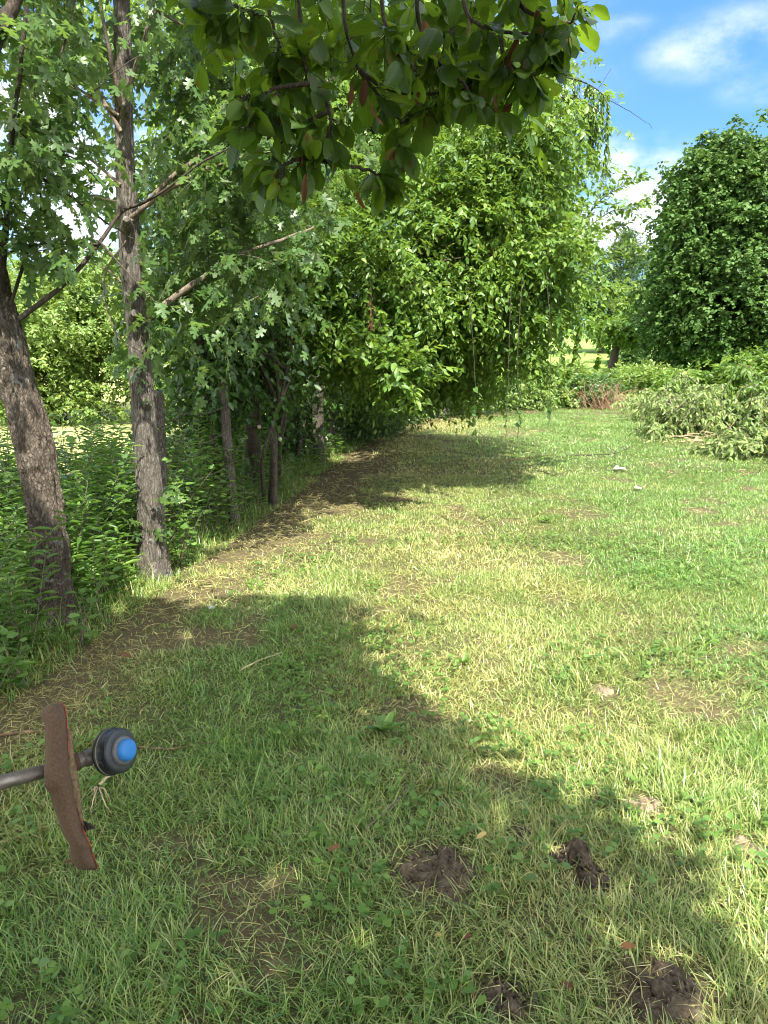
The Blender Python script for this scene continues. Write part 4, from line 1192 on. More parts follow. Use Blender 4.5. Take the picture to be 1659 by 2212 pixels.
brush('drooping_brush', 'cut branches with long drooping leaves at the near left end of the brush pile', 1452, 925, 14.8, 30, .45, .5, .95, .8, 'brush_leaf', .115, .036, lv=30)
brush('wilted_brush', 'wilted pale leaved cut branches heaped in the middle of the brush pile', 1580, 900, 15.2, 52, .95, .8, 1.15, .95, 'brush_leaf', .10, .045, T=T_OVAL)
brush('back_brush', 'grey green cut branches at the back of the brush pile below the round maple', 1520, 860, 18.5, 40, 1.2, .8, 1.3, .85, 'brush_leaf', .11, .045, T=T_OVAL)
brush('green_brush', 'fresh green leafy branches at the right end of the brush pile', 1670, 880, 15.0, 50, .8, .8, 1.2, 1.15, 'hedge_leaf', .12, .045, lv=34)
brush('near_brush', 'low cut branch heap closest to the lane at the right picture edge', 1660, 985, 11.8, 26, .5, .4, 1.0, .5, 'brush_leaf', .10, .045, T=T_OVAL)
bush('seedling_row', 'row of fresh green saplings rising behind the brush pile', 1580, 830, 20.5, [B(1530, 822, 20.5, 60, 22, .6), B(1620, 808, 20, 60, 34, .6), B(1450, 830, 20.5, 40, 16, .6), B(1700, 800, 19.5, 50, 40, .6)], 'hedge_leaf', 170, .12, .06)
# wood chips in front of the pile
a = Acc()
b = np.array([*at(1575, 930, 13.2)[:2], 0.0]); b[2] = float(gz(b[0], b[1]))
for _ in range(110):
    st = b + [rng.normal(0, .38), rng.normal(0, .3), U(.02, .16)]
    e = np.array([rng.normal(), rng.normal() * .6, rng.normal() * .15]); e = e / np.linalg.norm(e) * U(.12, .5)
    tube(a, [st, st + e * .5 + [0, 0, .02], st + e], [.007, .004], n=3, sides=4)
tag(a.obj('dry_sticks', M['straw'], tuple(b)), 'heap of pale broken sticks in a gap at the front of the brush pile', 'sticks')

# ------------------------------------------------------------------ the sunny field and thicket at the left, seen past the trunks
for nm, lab, px, py, Yd, bl, nc in [
    ('tall_field_bush', 'tallest sunlit bush across the field, behind the straight maple', 215, 900, 19, [B(215, 690, 19, 80, 120, 1.6), B(240, 620, 19.5, 60, 70, 1.4), B(290, 740, 18.5, 70, 110, 1.5), B(380, 780, 19, 70, 100, 1.6)], 430),
    ('yellowing_field_bush', 'sunlit bush with yellowing leaves across the field between the two near trunks', 130, 905, 18, [B(130, 700, 18, 75, 110, 1.5), B(110, 800, 17.5, 85, 80, 1.3), B(160, 640, 18.5, 60, 60, 1.4), B(150, 870, 17.3, 130, 40, .7)], 430),
    ('edge_field_bush', 'sunlit bush across the field at the left picture edge', 20, 905, 18.5, [B(10, 720, 18.5, 90, 130, 1.8), B(50, 820, 17.5, 70, 70, 1.2), B(-90, 740, 18.5, 90, 130, 1.8)], 430)]:
    b = at(px, py, Yd); b[2] = float(gz(b[0], b[1]))
    simple_tree(nm, lab, 'bush', b, [b, b + [0, 0, .6], b + [0, 0, 1.3]], [.09, .07, .05], billow(bl, 34, .3, .55) + bl, 'bush_leaf', n_cl=nc * 2, twigs=5, lpt=8, tl=.28, L=.09, Wd=.052, spread=.13, shell=.3, limb_n=12, limb_r=.025, tube_r=0, up=1.0, zmin=.05)
for i, (px, Yd, hh, ww) in enumerate([(-60, 62, 9, 6), (330, 66, 8, 7), (640, 70, 9, 7), (930, 74, 8, 7)]):
    b = at(px, 760, Yd); b[2] = float(gz(b[0], b[1]))
    simple_tree('field_edge_tree', 'distant broad tree on the field edge, hidden mostly behind the hedgerow', 'tree', b, [b, b + [0, 0, hh * .3], b + [0, 0, hh * .6]], [.3, .25, .15],
                [(b[0], b[1], b[2] + hh * .55, ww * .6, 3, hh * .42), (b[0] + 2, b[1], b[2] + hh * .4, ww * .5, 3, hh * .35)], 'hedge_leaf', group='distant trees on the field edge', n_cl=240, twigs=4, lpt=6, tl=.8, L=.36, Wd=.24, spread=.5, shell=.35, limb_n=6, tube_r=0)

# ------------------------------------------------------------------ weeds and undergrowth along the fence
def weed(t, x, y, h, kind):
    b = np.array([x, y, float(gz(x, y)) - .02])
    e = np.array([rng.normal(0, .30), rng.normal(0, .30), 1.0])
    p = np.array([b, b + e * h * .55 + [*rng.normal(0, .02, 2), 0], b + e * h + [*rng.normal(0, .06, 2), -.04 * h]])
    tube(t.wood, p, [.004, .003, .0015], n=7, sides=4, cap=False)
    if kind == 0:        # narrow leaved, goldenrod like
        k = int(h * 42) + 6
        P = smooth_path(p, k)[2:]; k -= 2
        an = np.arange(k) * 2.4 + U(0, 6)
        D = np.stack([np.cos(an), np.sin(an), np.full(k, .35)], -1) + rng.normal(0, .15, (k, 3))
        ln = (.085 + .05 * rng.random()) * np.sin(np.linspace(.5, 2.75, k)) + .02
        leaves(t.leaf, P, D, np.tile([0, 0, 1.0], (k, 1)) + rng.normal(0, .2, (k, 3)), ln, ln * .22, T_LANCE)
    else:                # broader leaves in twos
        k = int(h * 18) + 5
        P = smooth_path(p, k)[1:]; k -= 1
        an = U(0, 6.283, k)
        D = np.stack([np.cos(an), np.sin(an), U(-.2, .4, k)], -1)
        leaves(t.leaf, P + D * .02, D, np.tile([0, -.2, 1.0], (k, 1)) + rng.normal(0, .3, (k, 3)), U(.035, .08, k), U(.028, .06, k), T_HEART if kind == 1 else T_OVAL)


TB = on_ground(112, 1345)
ug = TreeAcc()
for y0, y1, xin, xout, dn, h0, h1 in [(2.7, 4.6, .12, 2.2, 42, .10, .42), (3.4, 7.5, .2, 2.6, 48, .3, .9), (4.6, 7.6, .4, 3.4, 34, .7, 1.2), (7.5, 14, .1, 2.2, 17, .2, .9), (13, 20, .1, 1.6, 12, .25, .8)]:
    n = int((y1 - y0) * (xout - xin) * dn)
    ys = U(y0, y1, n); xs = edge_x(ys) - xin - U(0, 1, n) * (xout - xin)
    for x, y in zip(xs, ys):
        if vnoise(x, y, 1.2, 91) < .25 or abs(x - TB[0] - .02) < .26 and -.5 < y - TB[1] < .2: continue
        f = min(1.0, .35 + (edge_x(y) - x) / .7)
        weed(ug, x, y, U(h0, h1) * f, rng.choice([0, 0, 0, 0, 1, 2]))
V1, F1, A1 = ug.leaf.get(); V2, F2, A2 = ug.wood.get()
tag(link_mesh('undergrowth', V1, F1, M['weed_leaf'], attrs=A1), None, None, kind='stuff')
tag(link_mesh('undergrowth_stems', V2, F2, M['twig']), None, None, kind='stuff')
# long grass in the fence line
fg = Acc()
n = 26000
ys = U(2.4, 16, n); xs = edge_x(ys) - .02 - np.abs(rng.normal(0, .8, n))
k = vnoise(xs, ys, 2.2, 17) > .3
xs, ys = xs[k], ys[k]; n = len(xs)
an = U(0, 6.283, n); ti = np.clip(np.abs(rng.normal(.45, .35, n)), .05, 1.4)
D = np.stack([np.cos(an) * np.sin(ti), np.sin(an) * np.sin(ti), np.cos(ti)], -1); N = np.stack([-np.cos(an) * np.cos(ti), -np.sin(an) * np.cos(ti), np.sin(ti)], -1)
leaves(fg, np.stack([xs, ys, gz(xs, ys)], -1), D, N, U(.06, .28, n) * sstep(-.05, .5, edge_x(ys) - xs) + .05, U(.003, .007, n), T_B3, dry=np.where(rng.random(n) < .2, .8, .08))
tag(fg.obj('long_grass', M['grass']), None, None, kind='stuff')

# individual tall weeds near the trunks
WEEDS = [(470, 1500, 0, .0, 'leafy weed arching toward the lane in front of the straight maple foot')]
for (px, py, h, kd, lab) in [
    (60, 1420, .62, 0, 'narrow leaved weed in front of the leaning tree foot'), (205, 1330, .60, 0, 'narrow leaved weed just right of the leaning tree foot'),
    (255, 1290, .55, 0, 'arching pale green weed between the two near trunks'), (180, 1395, .38, 2, 'short oval leaved weed below the leaning tree on the lane edge'),
    (395, 1220, .50, 1, 'heart leaved creeper sprig at the right foot of the straight maple'), (420, 1190, .85, 1, 'tall heart leaved vine beside the first fence post'),
    (455, 1165, .70, 2, 'oval leaved weed left of the weathered fence post foot'), (30, 1480, .30, 2, 'broad leaved weed at the corner where the bare strip begins')]:
    b = on_ground(px, py); t = TreeAcc()
    r = thing('weed', lab, 'weed', b, 'tall weeds by the near trunks')
    for j in range(4): weed(t, b[0] + rng.normal(0, .04), b[1] + rng.normal(0, .04), h * U(.75, 1.1), kd)
    t.wood.part(r, 'stem', M['twig']); t.leaf.part(r, 'leaves', M['weed_leaf'])

# ------------------------------------------------------------------ fence
def post(label, pts, r0, r1, lean=0):
    p = np.array(pts); b = p[0].copy(); b[2] = float(gz(b[0], b[1])); p[0] = b - [0, 0, .05]
    r = thing('fence_post', label, 'fence post', b, 'weathered posts of the wire fence')
    a = Acc(); tube(a, p, [r0, r0 * .97, r1], n=60, sides=20, disp=bark_disp(.16, 3.6, .8, rng.random() * 9), wob=.002); a.part(r, 'post', M['post'])
    return r, p


P1 = [gp(507, 1133), at(498, 1030, 7.1), at(481, 822, 7.1)]
PA = [gp(347, 1190), at(346, 1000, 6.0), at(342, 848, 6.0)]
PB = [gp(826, 930), at(826, 890, 15.6), at(824, 848, 15.6)]
PC = [np.array([-2.35, 3.35, 0]), np.array([-2.33, 3.35, .7]), np.array([-2.3, 3.35, 1.25])]
r1_, _ = post('weathered grey post leaning a little, standing free right of the straight maple', P1, .052, .042)
post('grey post tucked right behind the straight maple trunk', PA, .050, .045)
post('thin pale post far down the fence where the lane bends', PB, .085, .07)
post('grey post outside the left picture edge near the leaning tree', PC, .055, .05)
for hh, lab in [(.30, 'lowest rusty barbed wire strand of the fence'), (.62, 'second barbed wire strand from the ground on the fence'), (.92, 'third barbed wire strand from the ground on the fence'), (1.15, 'topmost barbed wire strand of the fence')]:
    pts = []
    for q, yv in ((PC, 3.35), (PA, 6), (P1, 7.1)):
        f = hh / 1.25; z = float(gz(q[0][0], q[0][1]))
        xy = q[0] * (1 - f) + q[2] * f
        pts.append([xy[0] + .055, xy[1] - .03, z + hh])
    pts += [[-.98, 11.1, hh + .02], [-.1, 15.5, hh]]
    C = smooth_path(pts, 130); C[:, 2] -= U(.02, .07) * np.abs(np.sin(np.linspace(0, 4 * np.pi, 130))) + .02 * fbm(np.arange(130) * .11, np.full(130, hh * 9), 1.0, 3) 
    rr = thing('barbed_wire', lab, 'wire', C[0], 'barbed wire strands of the fence')
    a = Acc(); tube(a, C, [.0017], sides=5)
    for i in range(2, 128, 2):
        for s_ in (-1, 1):
            e = nrm(rng.normal(0, 1, 3)) * .016
            tube(a, [C[i] - e, C[i] + e], [.0014], n=2, sides=3)
    a.part(rr, 'wire', M['wire'])

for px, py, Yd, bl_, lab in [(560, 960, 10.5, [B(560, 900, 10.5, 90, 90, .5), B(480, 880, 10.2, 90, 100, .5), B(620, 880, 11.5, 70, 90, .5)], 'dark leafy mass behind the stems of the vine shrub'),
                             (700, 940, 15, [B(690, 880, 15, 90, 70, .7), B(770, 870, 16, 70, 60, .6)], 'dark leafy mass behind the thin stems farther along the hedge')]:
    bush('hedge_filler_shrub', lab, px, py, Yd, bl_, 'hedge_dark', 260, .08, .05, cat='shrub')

# ------------------------------------------------------------------ hanging vines
def vine(label, pts, Yd, n, L, Wd, mat, T=T_HEART, name='hanging_vine', lo=.3, dropp=.7):
    p = px_path(pts, Yd)
    r = thing(name, label, 'vine', p[0])
    a = Acc(); tube(a, p, [.0034, .0022], n=26, sides=5, wob=.008); a.part(r, 'stem', M['dark_twig'])
    P = smooth_path(p, 60)[rng.integers(int(lo * 59), 60, n)]
    l = Acc(); leaves(l, P, rng.normal(0, .5, (n, 3)) + [0, 0, -dropp], rng.normal(0, .8, (n, 3)) + [0, -.8, .2], U(.6, 1.1, n) * L, U(.6, 1.1, n) * Wd, T)
    l.part(r, 'leaves', M[mat])


vine('thin vine hanging over the lane with small leaves at its lower end', [(1010, 620), (1022, 740), (1026, 830), (1024, 900), (1031, 962)], 6.6, 16, .055, .042, 'hedge_dark', lo=.45)
vine('vine with a leaf tuft hanging in front of the bramble bush', [(1128, 600), (1120, 720), (1118, 800), (1122, 880), (1119, 950)], 6.6, 16, .055, .042, 'hedge_dark', lo=.55)
vine('bare reddish vine hanging nearly to the mown grass', [(1104, 620), (1100, 740), (1096, 850), (1092, 930), (1088, 1003)], 6.6, 3, .05, .035, 'hedge_leaf', lo=.5)
vine('vine with one curled leaf hanging at the right of the lane end', [(1180, 590), (1188, 700), (1190, 780), (1186, 860), (1184, 915)], 6.8, 8, .055, .042, 'hedge_dark', lo=.7)
vine('heart leaved vine hanging off the right tip of the hedge', [(1285, 570), (1305, 640), (1300, 720), (1290, 790)], 9.0, 60, .085, .075, 'hedge_leaf', lo=.1)
vine('second heart leaved vine draped beside the hedge tip', [(1240, 640), (1250, 720), (1235, 790), (1215, 830)], 8.9, 60, .085, .075, 'hedge_leaf', lo=.1)
vine('strand of dead curled brown leaves hanging from the lit hedge tree', [(801, 610), (799, 650), (803, 690), (798, 712)], 7.4, 30, .06, .025, 'dead_leaf', T=T_OVAL, name='dead_leaf_strand', lo=.1, dropp=1.2)
vine('pale bare vine curling down among the dark stems', [(590, 720), (625, 800), (632, 850), (660, 900)], 7.6, 6, .05, .035, 'hedge_leaf', lo=.6)

# ------------------------------------------------------------------ things lying on the lane
def stick(label, pts, r0, r1, mat='dry_twig', forks=()):
    p = np.array([on_ground(a, b) for a, b in pts]); p[:, 2] += .012
    o = Acc(); tube(o, p, [r0, r1], n=40, sides=7, wob=.003)
    for f in forks:
        q = np.array([on_ground(a, b) for a, b in f]); q[:, 2] += .03; tube(o, q, [r0 * .7, r1 * .6], n=10, sides=5, wob=.003)
    tag(o.obj('fallen_stick', M[mat], tuple(p[0])), label, 'stick')


stick('long brown stick lying in the grass behind the trimmer head', [(-20, 1596), (90, 1586), (210, 1608), (300, 1619), (370, 1624), (440, 1612), (548, 1607)], .007, .003, 'stalk')
stick('grey crooked twig in the shaded grass above the largest mud patch', [(790, 1799), (859, 1733), (897, 1699), (966, 1688)], .006, .003, 'twig')
stick('straw coloured stalk lying left of the lane middle in the shade', [(520, 1452), (560, 1432), (606, 1414)], .006, .003, 'straw')
stick('forked dark twig lying on the sunny grass near the brush pile', [(1225, 986), (1285, 984), (1330, 980), (1368, 964)], .014, .006, 'dark_twig', forks=[[(1330, 980), (1328, 990), (1330, 998)]])
stick('thin twig lying across the shaded far lane', [(1080, 1000), (1180, 985), (1240, 996)], .005, .003, 'stalk')
stick('pale stick lying at the near front of the brush pile', [(1560, 1042), (1600, 1030), (1650, 1012)], .007, .004, 'stalk')

stick('pale green grass stalk lying across the turf below the trimmer guard', [(-20, 1836), (60, 1806), (140, 1778), (215, 1742)], .004, .002, 'straw')
b = on_ground(214, 1735)
a = Acc()
for (dx, dy) in [(-38, 12), (-18, 48), (30, 26), (44, -28), (14, -40), (-6, 30), (26, 44)]:
    q0 = on_ground(214 + dx * .1, 1722 + dy * .1); q1 = on_ground(214 + dx * .6 + rng.normal(0, 6), 1722 + dy * .5 + rng.normal(0, 6)); q2 = on_ground(214 + dx, 1722 + dy)
    tube(a, [q0 + [0, 0, .045], q1 + [0, 0, .055], q2 + [0, 0, .015]], [.0032, .0024, .001], n=14, sides=5, wob=.003)
tag(a.obj('dry_root', M['straw'], tuple(b)), 'pale dry root tangle in the turf below the trimmer head', 'root')


def lump(name, label, cat, p, w_, d_, h_, mat, seed, sharp=.5, lift=0.0, flat=False):
    n, m = 44, 64
    an = np.linspace(0, 2 * np.pi, m, endpoint=False)
    rr = np.linspace(0, 1, n)
    V = []
    for q in rr:
        for a_ in an:
            ed = 1 + .35 * (vnoise(math.cos(a_) * 2.2 + seed, math.sin(a_) * 2.2, 1.0, seed) - .5) * 2
            x = p[0] + math.cos(a_) * q * w_ * ed; y = p[1] + math.sin(a_) * q * d_ * ed
            f = 1 - q ** (2.2 if name == 'mud_clod' else 3.4)
            cr = fbm(x, y, 26, seed, 4); ck = abs(vnoise(x, y, 34, seed + 5) - .5)
            z = float(gz(x, y)) + lift - .012 + (h_ + .012) * f * (.30 + 1.4 * cr) + .010 * f * (vnoise(x, y, 95, seed) - .5) - .014 * f * math.exp(-(ck / .05) ** 2)
            V.append((x, y, z))
    F = [(i * m + j, i * m + (j + 1) % m, (i + 1) * m + (j + 1) % m, (i + 1) * m + j) for i in range(n - 1) for j in range(m)]
    V, F = np.array(V), [np.array(F)[:, ::-1]]
    if mat == 'mud':
        oc = np.array([(1, 0, 0), (-1, 0, 0), (0, 1, 0), (0, -1, 0), (0, 0, 1), (0, 0, -1)], float)
        of = np.array([(0, 2, 4), (2, 1, 4), (1, 3, 4), (3, 0, 4), (2, 0, 5), (1, 2, 5), (3, 1, 5), (0, 3, 5)])
        cv, cf = [], []
        for q in range(70):
            an_ = U(0, 6.283); rr_ = abs(rng.normal(.85, .28)); sz_ = U(.003, .011) * (1.5 if rng.random() < .15 else 1)
            x, y = p[0] + math.cos(an_) * rr_ * w_, p[1] + math.sin(an_) * rr_ * d_
            cf.append(of + len(V) + 6 * q); cv.append(oc * sz_ * U(.6, 1.3, (6, 1)) + [x, y, float(gz(x, y)) + sz_ * .5 + (h_ * .5 if rr_ < .75 else 0)])
        V = np.vstack([V] + cv); F.append(np.concatenate(cf))
    o = link_mesh(name, V, F, M[mat], (p[0], p[1], float(gz(p[0], p[1]))))
    return tag(o, label, cat)


LB = ['largest cracked grey mud patch in the shaded grass', 'dark knobbly mud clod at the shadow edge', 'low crumbled mud clod just below the knobbly one', 'small mud lump above the knobbly clod',
      'bare dark mud patch at the lower right corner', 'sunken dark mud spot at the bottom of the picture', 'pale dry soil spot in the sunny grass', 'pale soil spot by the right picture edge', 'dry brown soil spot in the sunny middle of the lane']
for i, (p, w_, d_, h_) in enumerate(MP):
    lump('mud_clod' if i in (1, 2, 3) else 'mud_patch' if i < 6 else 'soil_spot', LB[i], 'mud' if i < 6 else 'soil', p, w_, d_, h_, 'mud' if i < 6 else 'soil', 3.3 + i * 2.7)
p = on_ground(1268, 1880); lump('mud_clod', 'little round mud clod touching the knobbly one on its right', 'mud', p, .028, .028, .032, 'mud', 44.1)
p = on_ground(1205, 1862); lump('mud_clod', 'little mud clod touching the knobbly one on its left', 'mud', p, .035, .028, .03, 'mud', 47.7)
def scrap(label, p, w_, d_, h_, n=11):
    u, v = np.meshgrid(np.linspace(-1, 1, n), np.linspace(-1, 1, n)); u, v = u.ravel(), v.ravel()
    ed = 1 - .35 * rng.random(len(u)) * (np.maximum(abs(u), abs(v)) > .95)
    x, y = p[0] + u * w_ * ed + rng.normal(0, w_ * .05, len(u)), p[1] + v * d_ * ed + rng.normal(0, d_ * .05, len(u))
    z = gz(x, y) + .02 + h_ * (fbm(x, y, 3.2 / w_, 5, 3) + .5 * rng.random(len(u))) + h_ * 1.2 * np.exp(-((u + .35) / .3) ** 2) * np.clip(v, 0, 1)
    ii_ = (np.arange(n - 1)[:, None] * n + np.arange(n - 1)[None]).ravel()
    k_ = rng.random(len(ii_)) > .12
    f_ = np.stack([ii_, ii_ + 1, ii_ + n + 1, ii_ + n], -1)[k_]
    tag(link_mesh('paper_scrap', np.stack([x, y, z], -1), f_, M['paper'], (p[0], p[1], float(gz(p[0], p[1]))), smooth=False), label, 'scrap')


scrap('crumpled flat white scrap lying on the sunny grass by the forked twig', on_ground(1338, 1018), .085, .045, .03)
scrap('smaller white scrap lying nearer than the crumpled one', on_ground(1378, 1060), .045, .035, .02)
scrap('tiny white scrap in the shaded grass right of the leaning tree', on_ground(458, 1326), .016, .014, .03)

for px, py, mt, sz, lab in [(708, 1860, 'dead_leaf', .055, 'folded red brown dead leaf left of the largest mud patch'), (1028, 1832, 'yellow_leaf', .05, 'pale yellow leaf on the rim of the largest mud patch'),
                            (1002, 2052, 'dead_leaf', .042, 'upright reddish dead leaf below the largest mud patch'), (1372, 2066, 'dead_leaf', .05, 'red dead leaf above the corner mud patch'),
                            (285, 1432, 'dead_leaf', .075, 'curled brown leaf on the bare strip right of the leaning tree'), (626, 1367, 'dead_leaf', .06, 'dark brown leaf in the shade near the shadow edge'),
                            (640, 1428, 'dead_leaf', .05, 'brown leaf lying below the dark one near the shadow edge'), (955, 2042, 'yellow_leaf', .035, 'small tan leaf in the grass left of the upright reddish leaf'),
                            (1165, 2020, 'dead_leaf', .03, 'small brown leaf right of the upright reddish leaf'), (163, 1880, 'dead_leaf', .035, 'pinkish leaf under the lower tip of the trimmer guard'),
                            (1210, 2150, 'dead_leaf', .04, 'brown leaf between the two bottom mud spots'), (1500, 2085, 'dead_leaf', .03, 'brown leaf at the sunny edge by the lower right')]:
    p = on_ground(px, py); a = Acc()
    leaves(a, np.array([p + [0, 0, .034]]), np.array([[rng.normal(), rng.normal() * .6, U(-.2, .7)]]), np.array([[rng.normal() * .7, -.5, .7]]), [sz * .8], [sz * .34], T_BROAD)
    tag(a.obj('fallen_leaf', M[mt], tuple(p)), lab, 'leaf', 'dead leaves lying in the grass')

# broad weeds in the turf
for px, py, sz, lab in [(830, 1590, .11, 'bright leafy plantain in the shade at the lane middle'), (1000, 1440, .07, 'small dark leaf weed in the sunny turf'), (1180, 1130, .10, 'green weed tuft at the sunny lane middle')]:
    p = on_ground(px, py); a = Acc(); n = 12
    an = U(0, 6.283, n)
    leaves(a, np.tile(p + [0, 0, .02], (n, 1)), np.stack([np.cos(an), np.sin(an), U(.4, 1.0, n)], -1), np.tile([0, 0, 1.0], (n, 1)), sz * U(.5, 1, n), sz * .38 * U(.7, 1.1, n), T_OVAL)
    tag(a.obj('turf_weed', M['weed_leaf'], tuple(p)), lab, 'weed')

# ------------------------------------------------------------------ string trimmer held in from the left
CR = np.array([1.0, 0, 0]); CU = np.array([0, math.sin(PITCH), math.cos(PITCH)]); CF = np.array([0, math.cos(PITCH), -math.sin(PITCH)])
pd = lambda px, py, z: np.array([0, 0, EYE]) + CF * z + CR * ((px - CX) / FPX * z) + CU * ((CY - py) / FPX * z)


def metal_mat(name, c, rough, metal, dirt=None, dscale=14.0, dlo=.45, dhi=.6):
    m, t = new_mat(name)
    tc = t.n('TexCoord').outputs['Object']
    nz = t.n('TexNoise', ins={'Vector': tc, 'Scale': dscale, 'Detail': 7.0, 'Roughness': .68}).outputs[0]
    fine = t.n('TexNoise', ins={'Vector': tc, 'Scale': 260.0, 'Detail': 4.0, 'Roughness': .7}).outputs[0]
    col, ro = c, rough
    pb = t.n('BsdfPrincipled', ins={'Roughness': rough, 'Metallic': metal, 'Base Color': (*c, 1)})
    if dirt:
        f = t.n('MapRange', ins={0: nz, 1: dlo, 2: dhi, 3: 0.0, 4: 1.0}).outputs[0]
        dc = t.mix(t.n('MapRange', ins={0: fine, 1: .35, 2: .68, 3: 0.0, 4: 1.0}).outputs[0], dirt[0], dirt[1])
        t.link(t.mix(f, c, dc), pb.inputs['Base Color'])
        t.link(t.math('MULTIPLY_ADD', f, .9 - rough, rough), pb.inputs['Roughness'])
        t.link(t.math('MULTIPLY', t.math('SUBTRACT', 1.0, f), metal), pb.inputs['Metallic'])
    bp = t.n('Bump', ins={'Strength': .6, 'Distance': .0015, 'Height': t.math('MULTIPLY_ADD', nz, 2.0, fine)})
    t.link(bp.outputs[0], pb.inputs['Normal'])
    t.link(pb.outputs[0], t.n('OutputMaterial').inputs[0])
    return m


DIRT = ((.040, .022, .012), (.135, .075, .040))
M['tube_metal'] = metal_mat('worn metal tube', (.22, .195, .17), .34, .75, ((.07, .052, .038), (.15, .115, .085)), 26, .42, .66)
M['guard'] = metal_mat('dirty red guard', (.42, .055, .03), .5, 0.0, ((.060, .034, .019), (.125, .074, .042)), 13, .26, .36)
M['rim'] = metal_mat('red guard edge', (.38, .045, .025), .5, 0.0, DIRT, 60, .47, .6)
M['black_plastic'] = metal_mat('scuffed black plastic', (.022, .024, .028), .38, 0.0, ((.06, .06, .06), (.13, .125, .115)), 45, .56, .75)
M['grey_plastic'] = metal_mat('scuffed grey plastic', (.10, .10, .10), .4, 0.0, ((.05, .05, .05), (.16, .15, .14)), 60, .5, .7)
M['blue_plastic'] = metal_mat('blue plastic', (.016, .17, .47), .45, 0.0, ((.045, .13, .25), (.10, .20, .32)), 55, .48, .75)
M['caked'] = flat_mat('caked dry grass', (.10, .07, .04), (.24, .18, .10), 120, .95, .1, 1.0, dist=.006)

tb = on_ground(260, 1900)
TR = thing('string_trimmer', 'string trimmer with dirty red guard and blue knob, held over the shaded grass', 'trimmer', pd(150, 1652, 1.6))
sh = [pd(-620, 1850, 1.05), pd(-120, 1722, 1.40), pd(0, 1691, 1.47), pd(95, 1666, 1.53), pd(160, 1649, 1.57)]
a = Acc(); tube(a, sh, [.0145, .0142, .0140, .0138, .0136], n=20, sides=24); a.part(TR, 'shaft', M['tube_metal'])
a = Acc(); tube(a, [pd(-900, 1925, .85), pd(-500, 1819, 1.13)], [.02, .02], n=4, sides=20); a.part(TR, 'grip', M['black_plastic'])
# gear neck with its collar, band and bolt
n0, n1 = pd(150, 1651, 1.565), pd(236, 1621, 1.605)
ax = nrm(n1 - n0)
a = Acc(); tube(a, [n0, n0 * .6 + n1 * .4, n0 * .25 + n1 * .75, n1], [.0165, .0150, .0160, .0185], n=14, sides=24); nk = a.part(TR, 'gear_neck', M['tube_metal'])
a = Acc(); q = n0 * .93 + n1 * .07; tube(a, [q, q + ax * .014], [.0195, .018], n=2, sides=24); a.part(TR, 'collar', M['guard'], nk)
a = Acc(); q = n0 * .62 + n1 * .38; tube(a, [q, q + ax * .012], [.0178, .0178], n=2, sides=24); a.part(TR, 'clamp_band', M['tube_metal'], nk)
for k_, off in ((0, .47), (1, .70)):
    q = n0 * (1 - off) + n1 * off
    dv = nrm(-CF * .8 + CU * .1 - ax * np.dot(-CF * .8 + CU * .1, ax))
    a = Acc(); tube(a, [q + dv * .011, q + dv * .0225], [.0055, .005], n=2, sides=10); a.part(TR, 'bolt', M['wire'], nk)
a = Acc()
for _ in range(90):
    q = n1 + ax * U(-.02, .004); e = nrm(rng.normal(0, 1, 3)); e = nrm(e - ax * np.dot(e, ax))
    tube(a, [q + e * .013, q + e * .018 + ax * U(-.01, .01), q + e * U(.014, .026) + ax * U(-.02, .012) - CU * U(0, .012)], [.0012, .0008], n=4, sides=3, cap=False)
a.part(TR, 'wound_grass', M['caked'], nk)
# cutting head turned about its axis
hax = nrm(CR * .90 + CU * .20 - CF * .40)
hc = pd(232, 1624, 1.60)


def lathe(acc, c, axis, prof, sides=96, ribs=False):
    axis = nrm(axis); A = nrm(np.cross(axis, [0, 0, 1.0])); Bv = np.cross(axis, A)
    an = np.linspace(0, 2 * np.pi, sides, endpoint=False)
    V = np.concatenate([c + axis * z * .74 + (np.cos(an)[:, None] * A + np.sin(an)[:, None] * Bv) * (r_ * .93 * (1 - .045 * (ribs and .0235 < z < .0465) * (np.abs(np.sin(an * 6)) < .38)))[:, None] for z, r_ in prof])
    i = np.arange(len(prof) - 1)[:, None] * sides; j = np.arange(sides)[None]
    acc.add(V, np.stack([i + j, i + (j + 1) % sides, i + sides + (j + 1) % sides, i + sides + j], -1).reshape(-1, 4))


a = Acc(); lathe(a, hc, hax, [(0, .001), (0, .030), (.003, .046), (.007, .0515), (.011, .0525), (.018, .0525), (.0185, .0505), (.0215, .0505), (.022, .0515), (.0225, .0495), (.024, .0488), (.046, .0478), (.0475, .0492), (.052, .0488), (.0555, .046), (.057, .041), (.0575, .034), (.0575, .001)], ribs=True)
hd = a.part(TR, 'cutting_head', M['black_plastic'])
a = Acc(); lathe(a, hc, hax, [(.0188, .0508), (.0192, .0516), (.0208, .0516), (.0213, .0508)]); a.part(TR, 'trim_line', M['straw'], hd)
a = Acc(); lathe(a, hc, hax, [(.0583, .0325), (.0625, .0318), (.066, .0300), (.0668, .0265), (.0668, .001)]); a.part(TR, 'knob_ring', M['grey_plastic'], hd)
a = Acc(); lathe(a, hc, hax, [(.0666, .0245), (.076, .0242), (.082, .0225), (.0855, .0185), (.0872, .012), (.0878, .005), (.0879, .0005)]); a.part(TR, 'bump_knob', M['blue_plastic'], hd)
A_ = nrm(np.cross(hax, [0, 0, 1.0])); B_ = np.cross(hax, A_)
dv = nrm(-CF - hax * np.dot(-CF, hax)); dv = nrm(dv + np.cross(hax, dv) * .35)
a = Acc(); tube(a, [hc + hax * .019 + dv * .0432, hc + hax * .019 + dv * .0458], [.0075, .0068], n=2, sides=20); a.part(TR, 'line_eyelet', M['black_plastic'], hd)
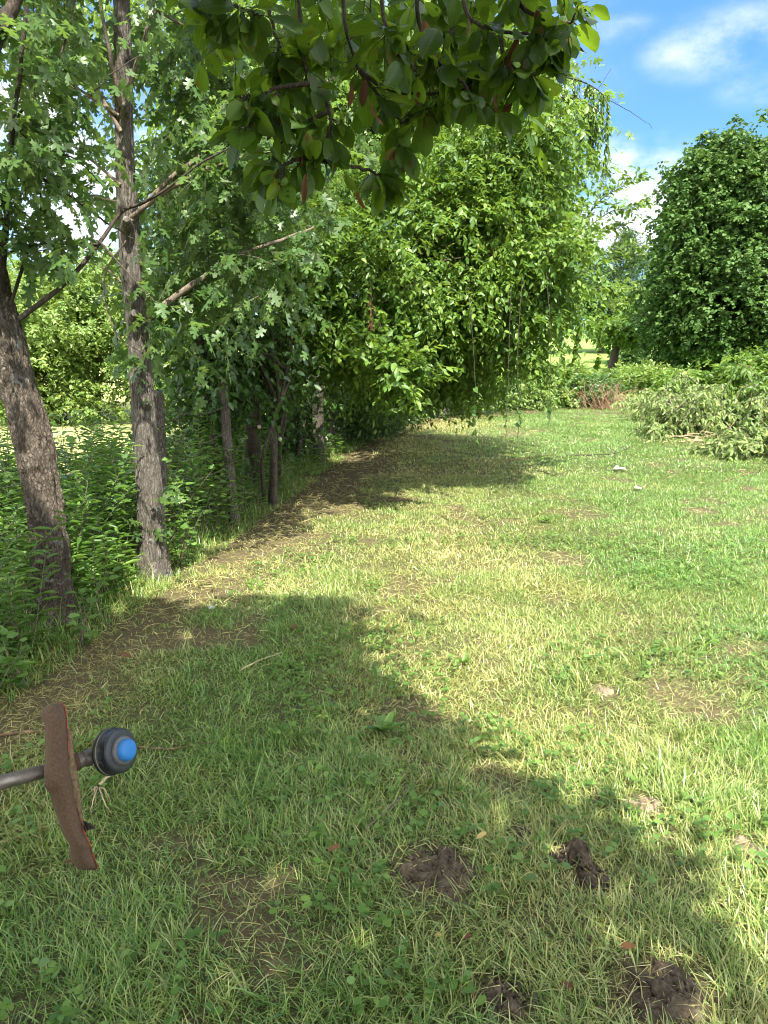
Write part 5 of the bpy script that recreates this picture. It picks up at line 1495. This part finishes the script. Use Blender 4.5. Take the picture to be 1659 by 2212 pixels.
# guard: a curved dirty wall with a flange going away from the viewer and a red edge
GL = [(108, 1522), (91, 1532), (89, 1548), (97, 1566), (97, 1600), (97, 1640), (95, 1662), (97, 1698), (106, 1713), (117, 1746), (134, 1796), (150, 1826), (149, 1840), (154, 1860), (168, 1876), (186, 1880)]
GR = [(122, 1519), (135, 1521), (141, 1535), (144, 1556), (146, 1592), (149, 1640), (152, 1668), (157, 1692), (161, 1715), (167, 1747), (180, 1794), (193, 1824), (198, 1840), (206, 1862), (209, 1874), (200, 1880)]
S_ = 70
L2 = smooth_path(np.array([(a_, b_, 0) for a_, b_ in GL]), S_); R2 = smooth_path(np.array([(a_, b_, 0) for a_, b_ in GR]), S_)
sv = np.linspace(0, 1, S_)
zc = 1.49 + .11 * (sv - .42) ** 2 * 2
bulge = .010 * np.exp(-((sv - .45) / .075) ** 2)
K = 9
outer, inner = [], []
for i in range(S_):
    row, row2 = [], []
    for k in range(K):
        f = k / (K - 1)
        px_, py_ = L2[i, :2] * (1 - f) + R2[i, :2] * f
        z = zc[i] + .018 * (2 * f - .75) ** 2 - bulge[i] * (1 - f * .6) - .006 * math.sin(f * math.pi)
        row.append(pd(px_, py_, z)); row2.append(pd(px_ + 2 * (1 - 2 * f), py_, z + .006))
    # flange running away from the left edge
    pe = pd(*L2[i, :2], zc[i])
    fl = [pd(L2[i, 0] + 4 + 160 * d_, L2[i, 1], zc[i] + d_) for d_ in (.03, .06, .09)]
    fl2 = [q + CR * .005 for q in fl]
    loop = fl[::-1] + row + row2[::-1] + fl2
    outer.append(loop)
m_ = len(outer[0])
V = np.array(outer).reshape(-1, 3)
i = np.arange(S_ - 1)[:, None] * m_; j = np.arange(m_)[None]
F = np.stack([i + j, i + (j + 1) % m_, i + m_ + (j + 1) % m_, i + m_ + j], -1).reshape(-1, 4)
half = m_ // 2
endc = []
for e_ in (0, (S_ - 1) * m_):
    for k in range(half - 1): endc.append((e_ + k, e_ + k + 1, e_ + m_ - 2 - k, e_ + m_ - 1 - k))
gd = part(TR, 'guard', V, [F, np.array(endc)], M['guard'])
edge = [pd(R2[i, 0] + .6, R2[i, 1], zc[i] + .027) for i in range(S_)]
a = Acc(); tube(a, edge, [.0013], sides=8); a.part(TR, 'red_edge', M['rim'], gd)
cl_ = []
for i in range(16, 46):
    cl_.append(pd(R2[i, 0] + 3, R2[i, 1], zc[i] + .034))
a = Acc(); tube(a, cl_, np.array([.003, .008, .009, .012, .010, .011, .007, .003]), n=40, sides=14, disp=bark_disp(.22, 4, 60, 2.2)); a.part(TR, 'caked_grass', M['caked'], gd)
bl = [pd(174, 1771, 1.535), pd(203, 1786, 1.52), pd(205, 1790, 1.52), pd(181, 1796, 1.54)]
bl = np.array(bl + [q + CF * .004 for q in bl])
part(TR, 'line_cutter', bl, np.array([(0, 3, 2, 1), (4, 5, 6, 7), (0, 1, 5, 4), (1, 2, 6, 5), (2, 3, 7, 6), (3, 0, 4, 7)]), M['shade_bark'], None, gd, False)
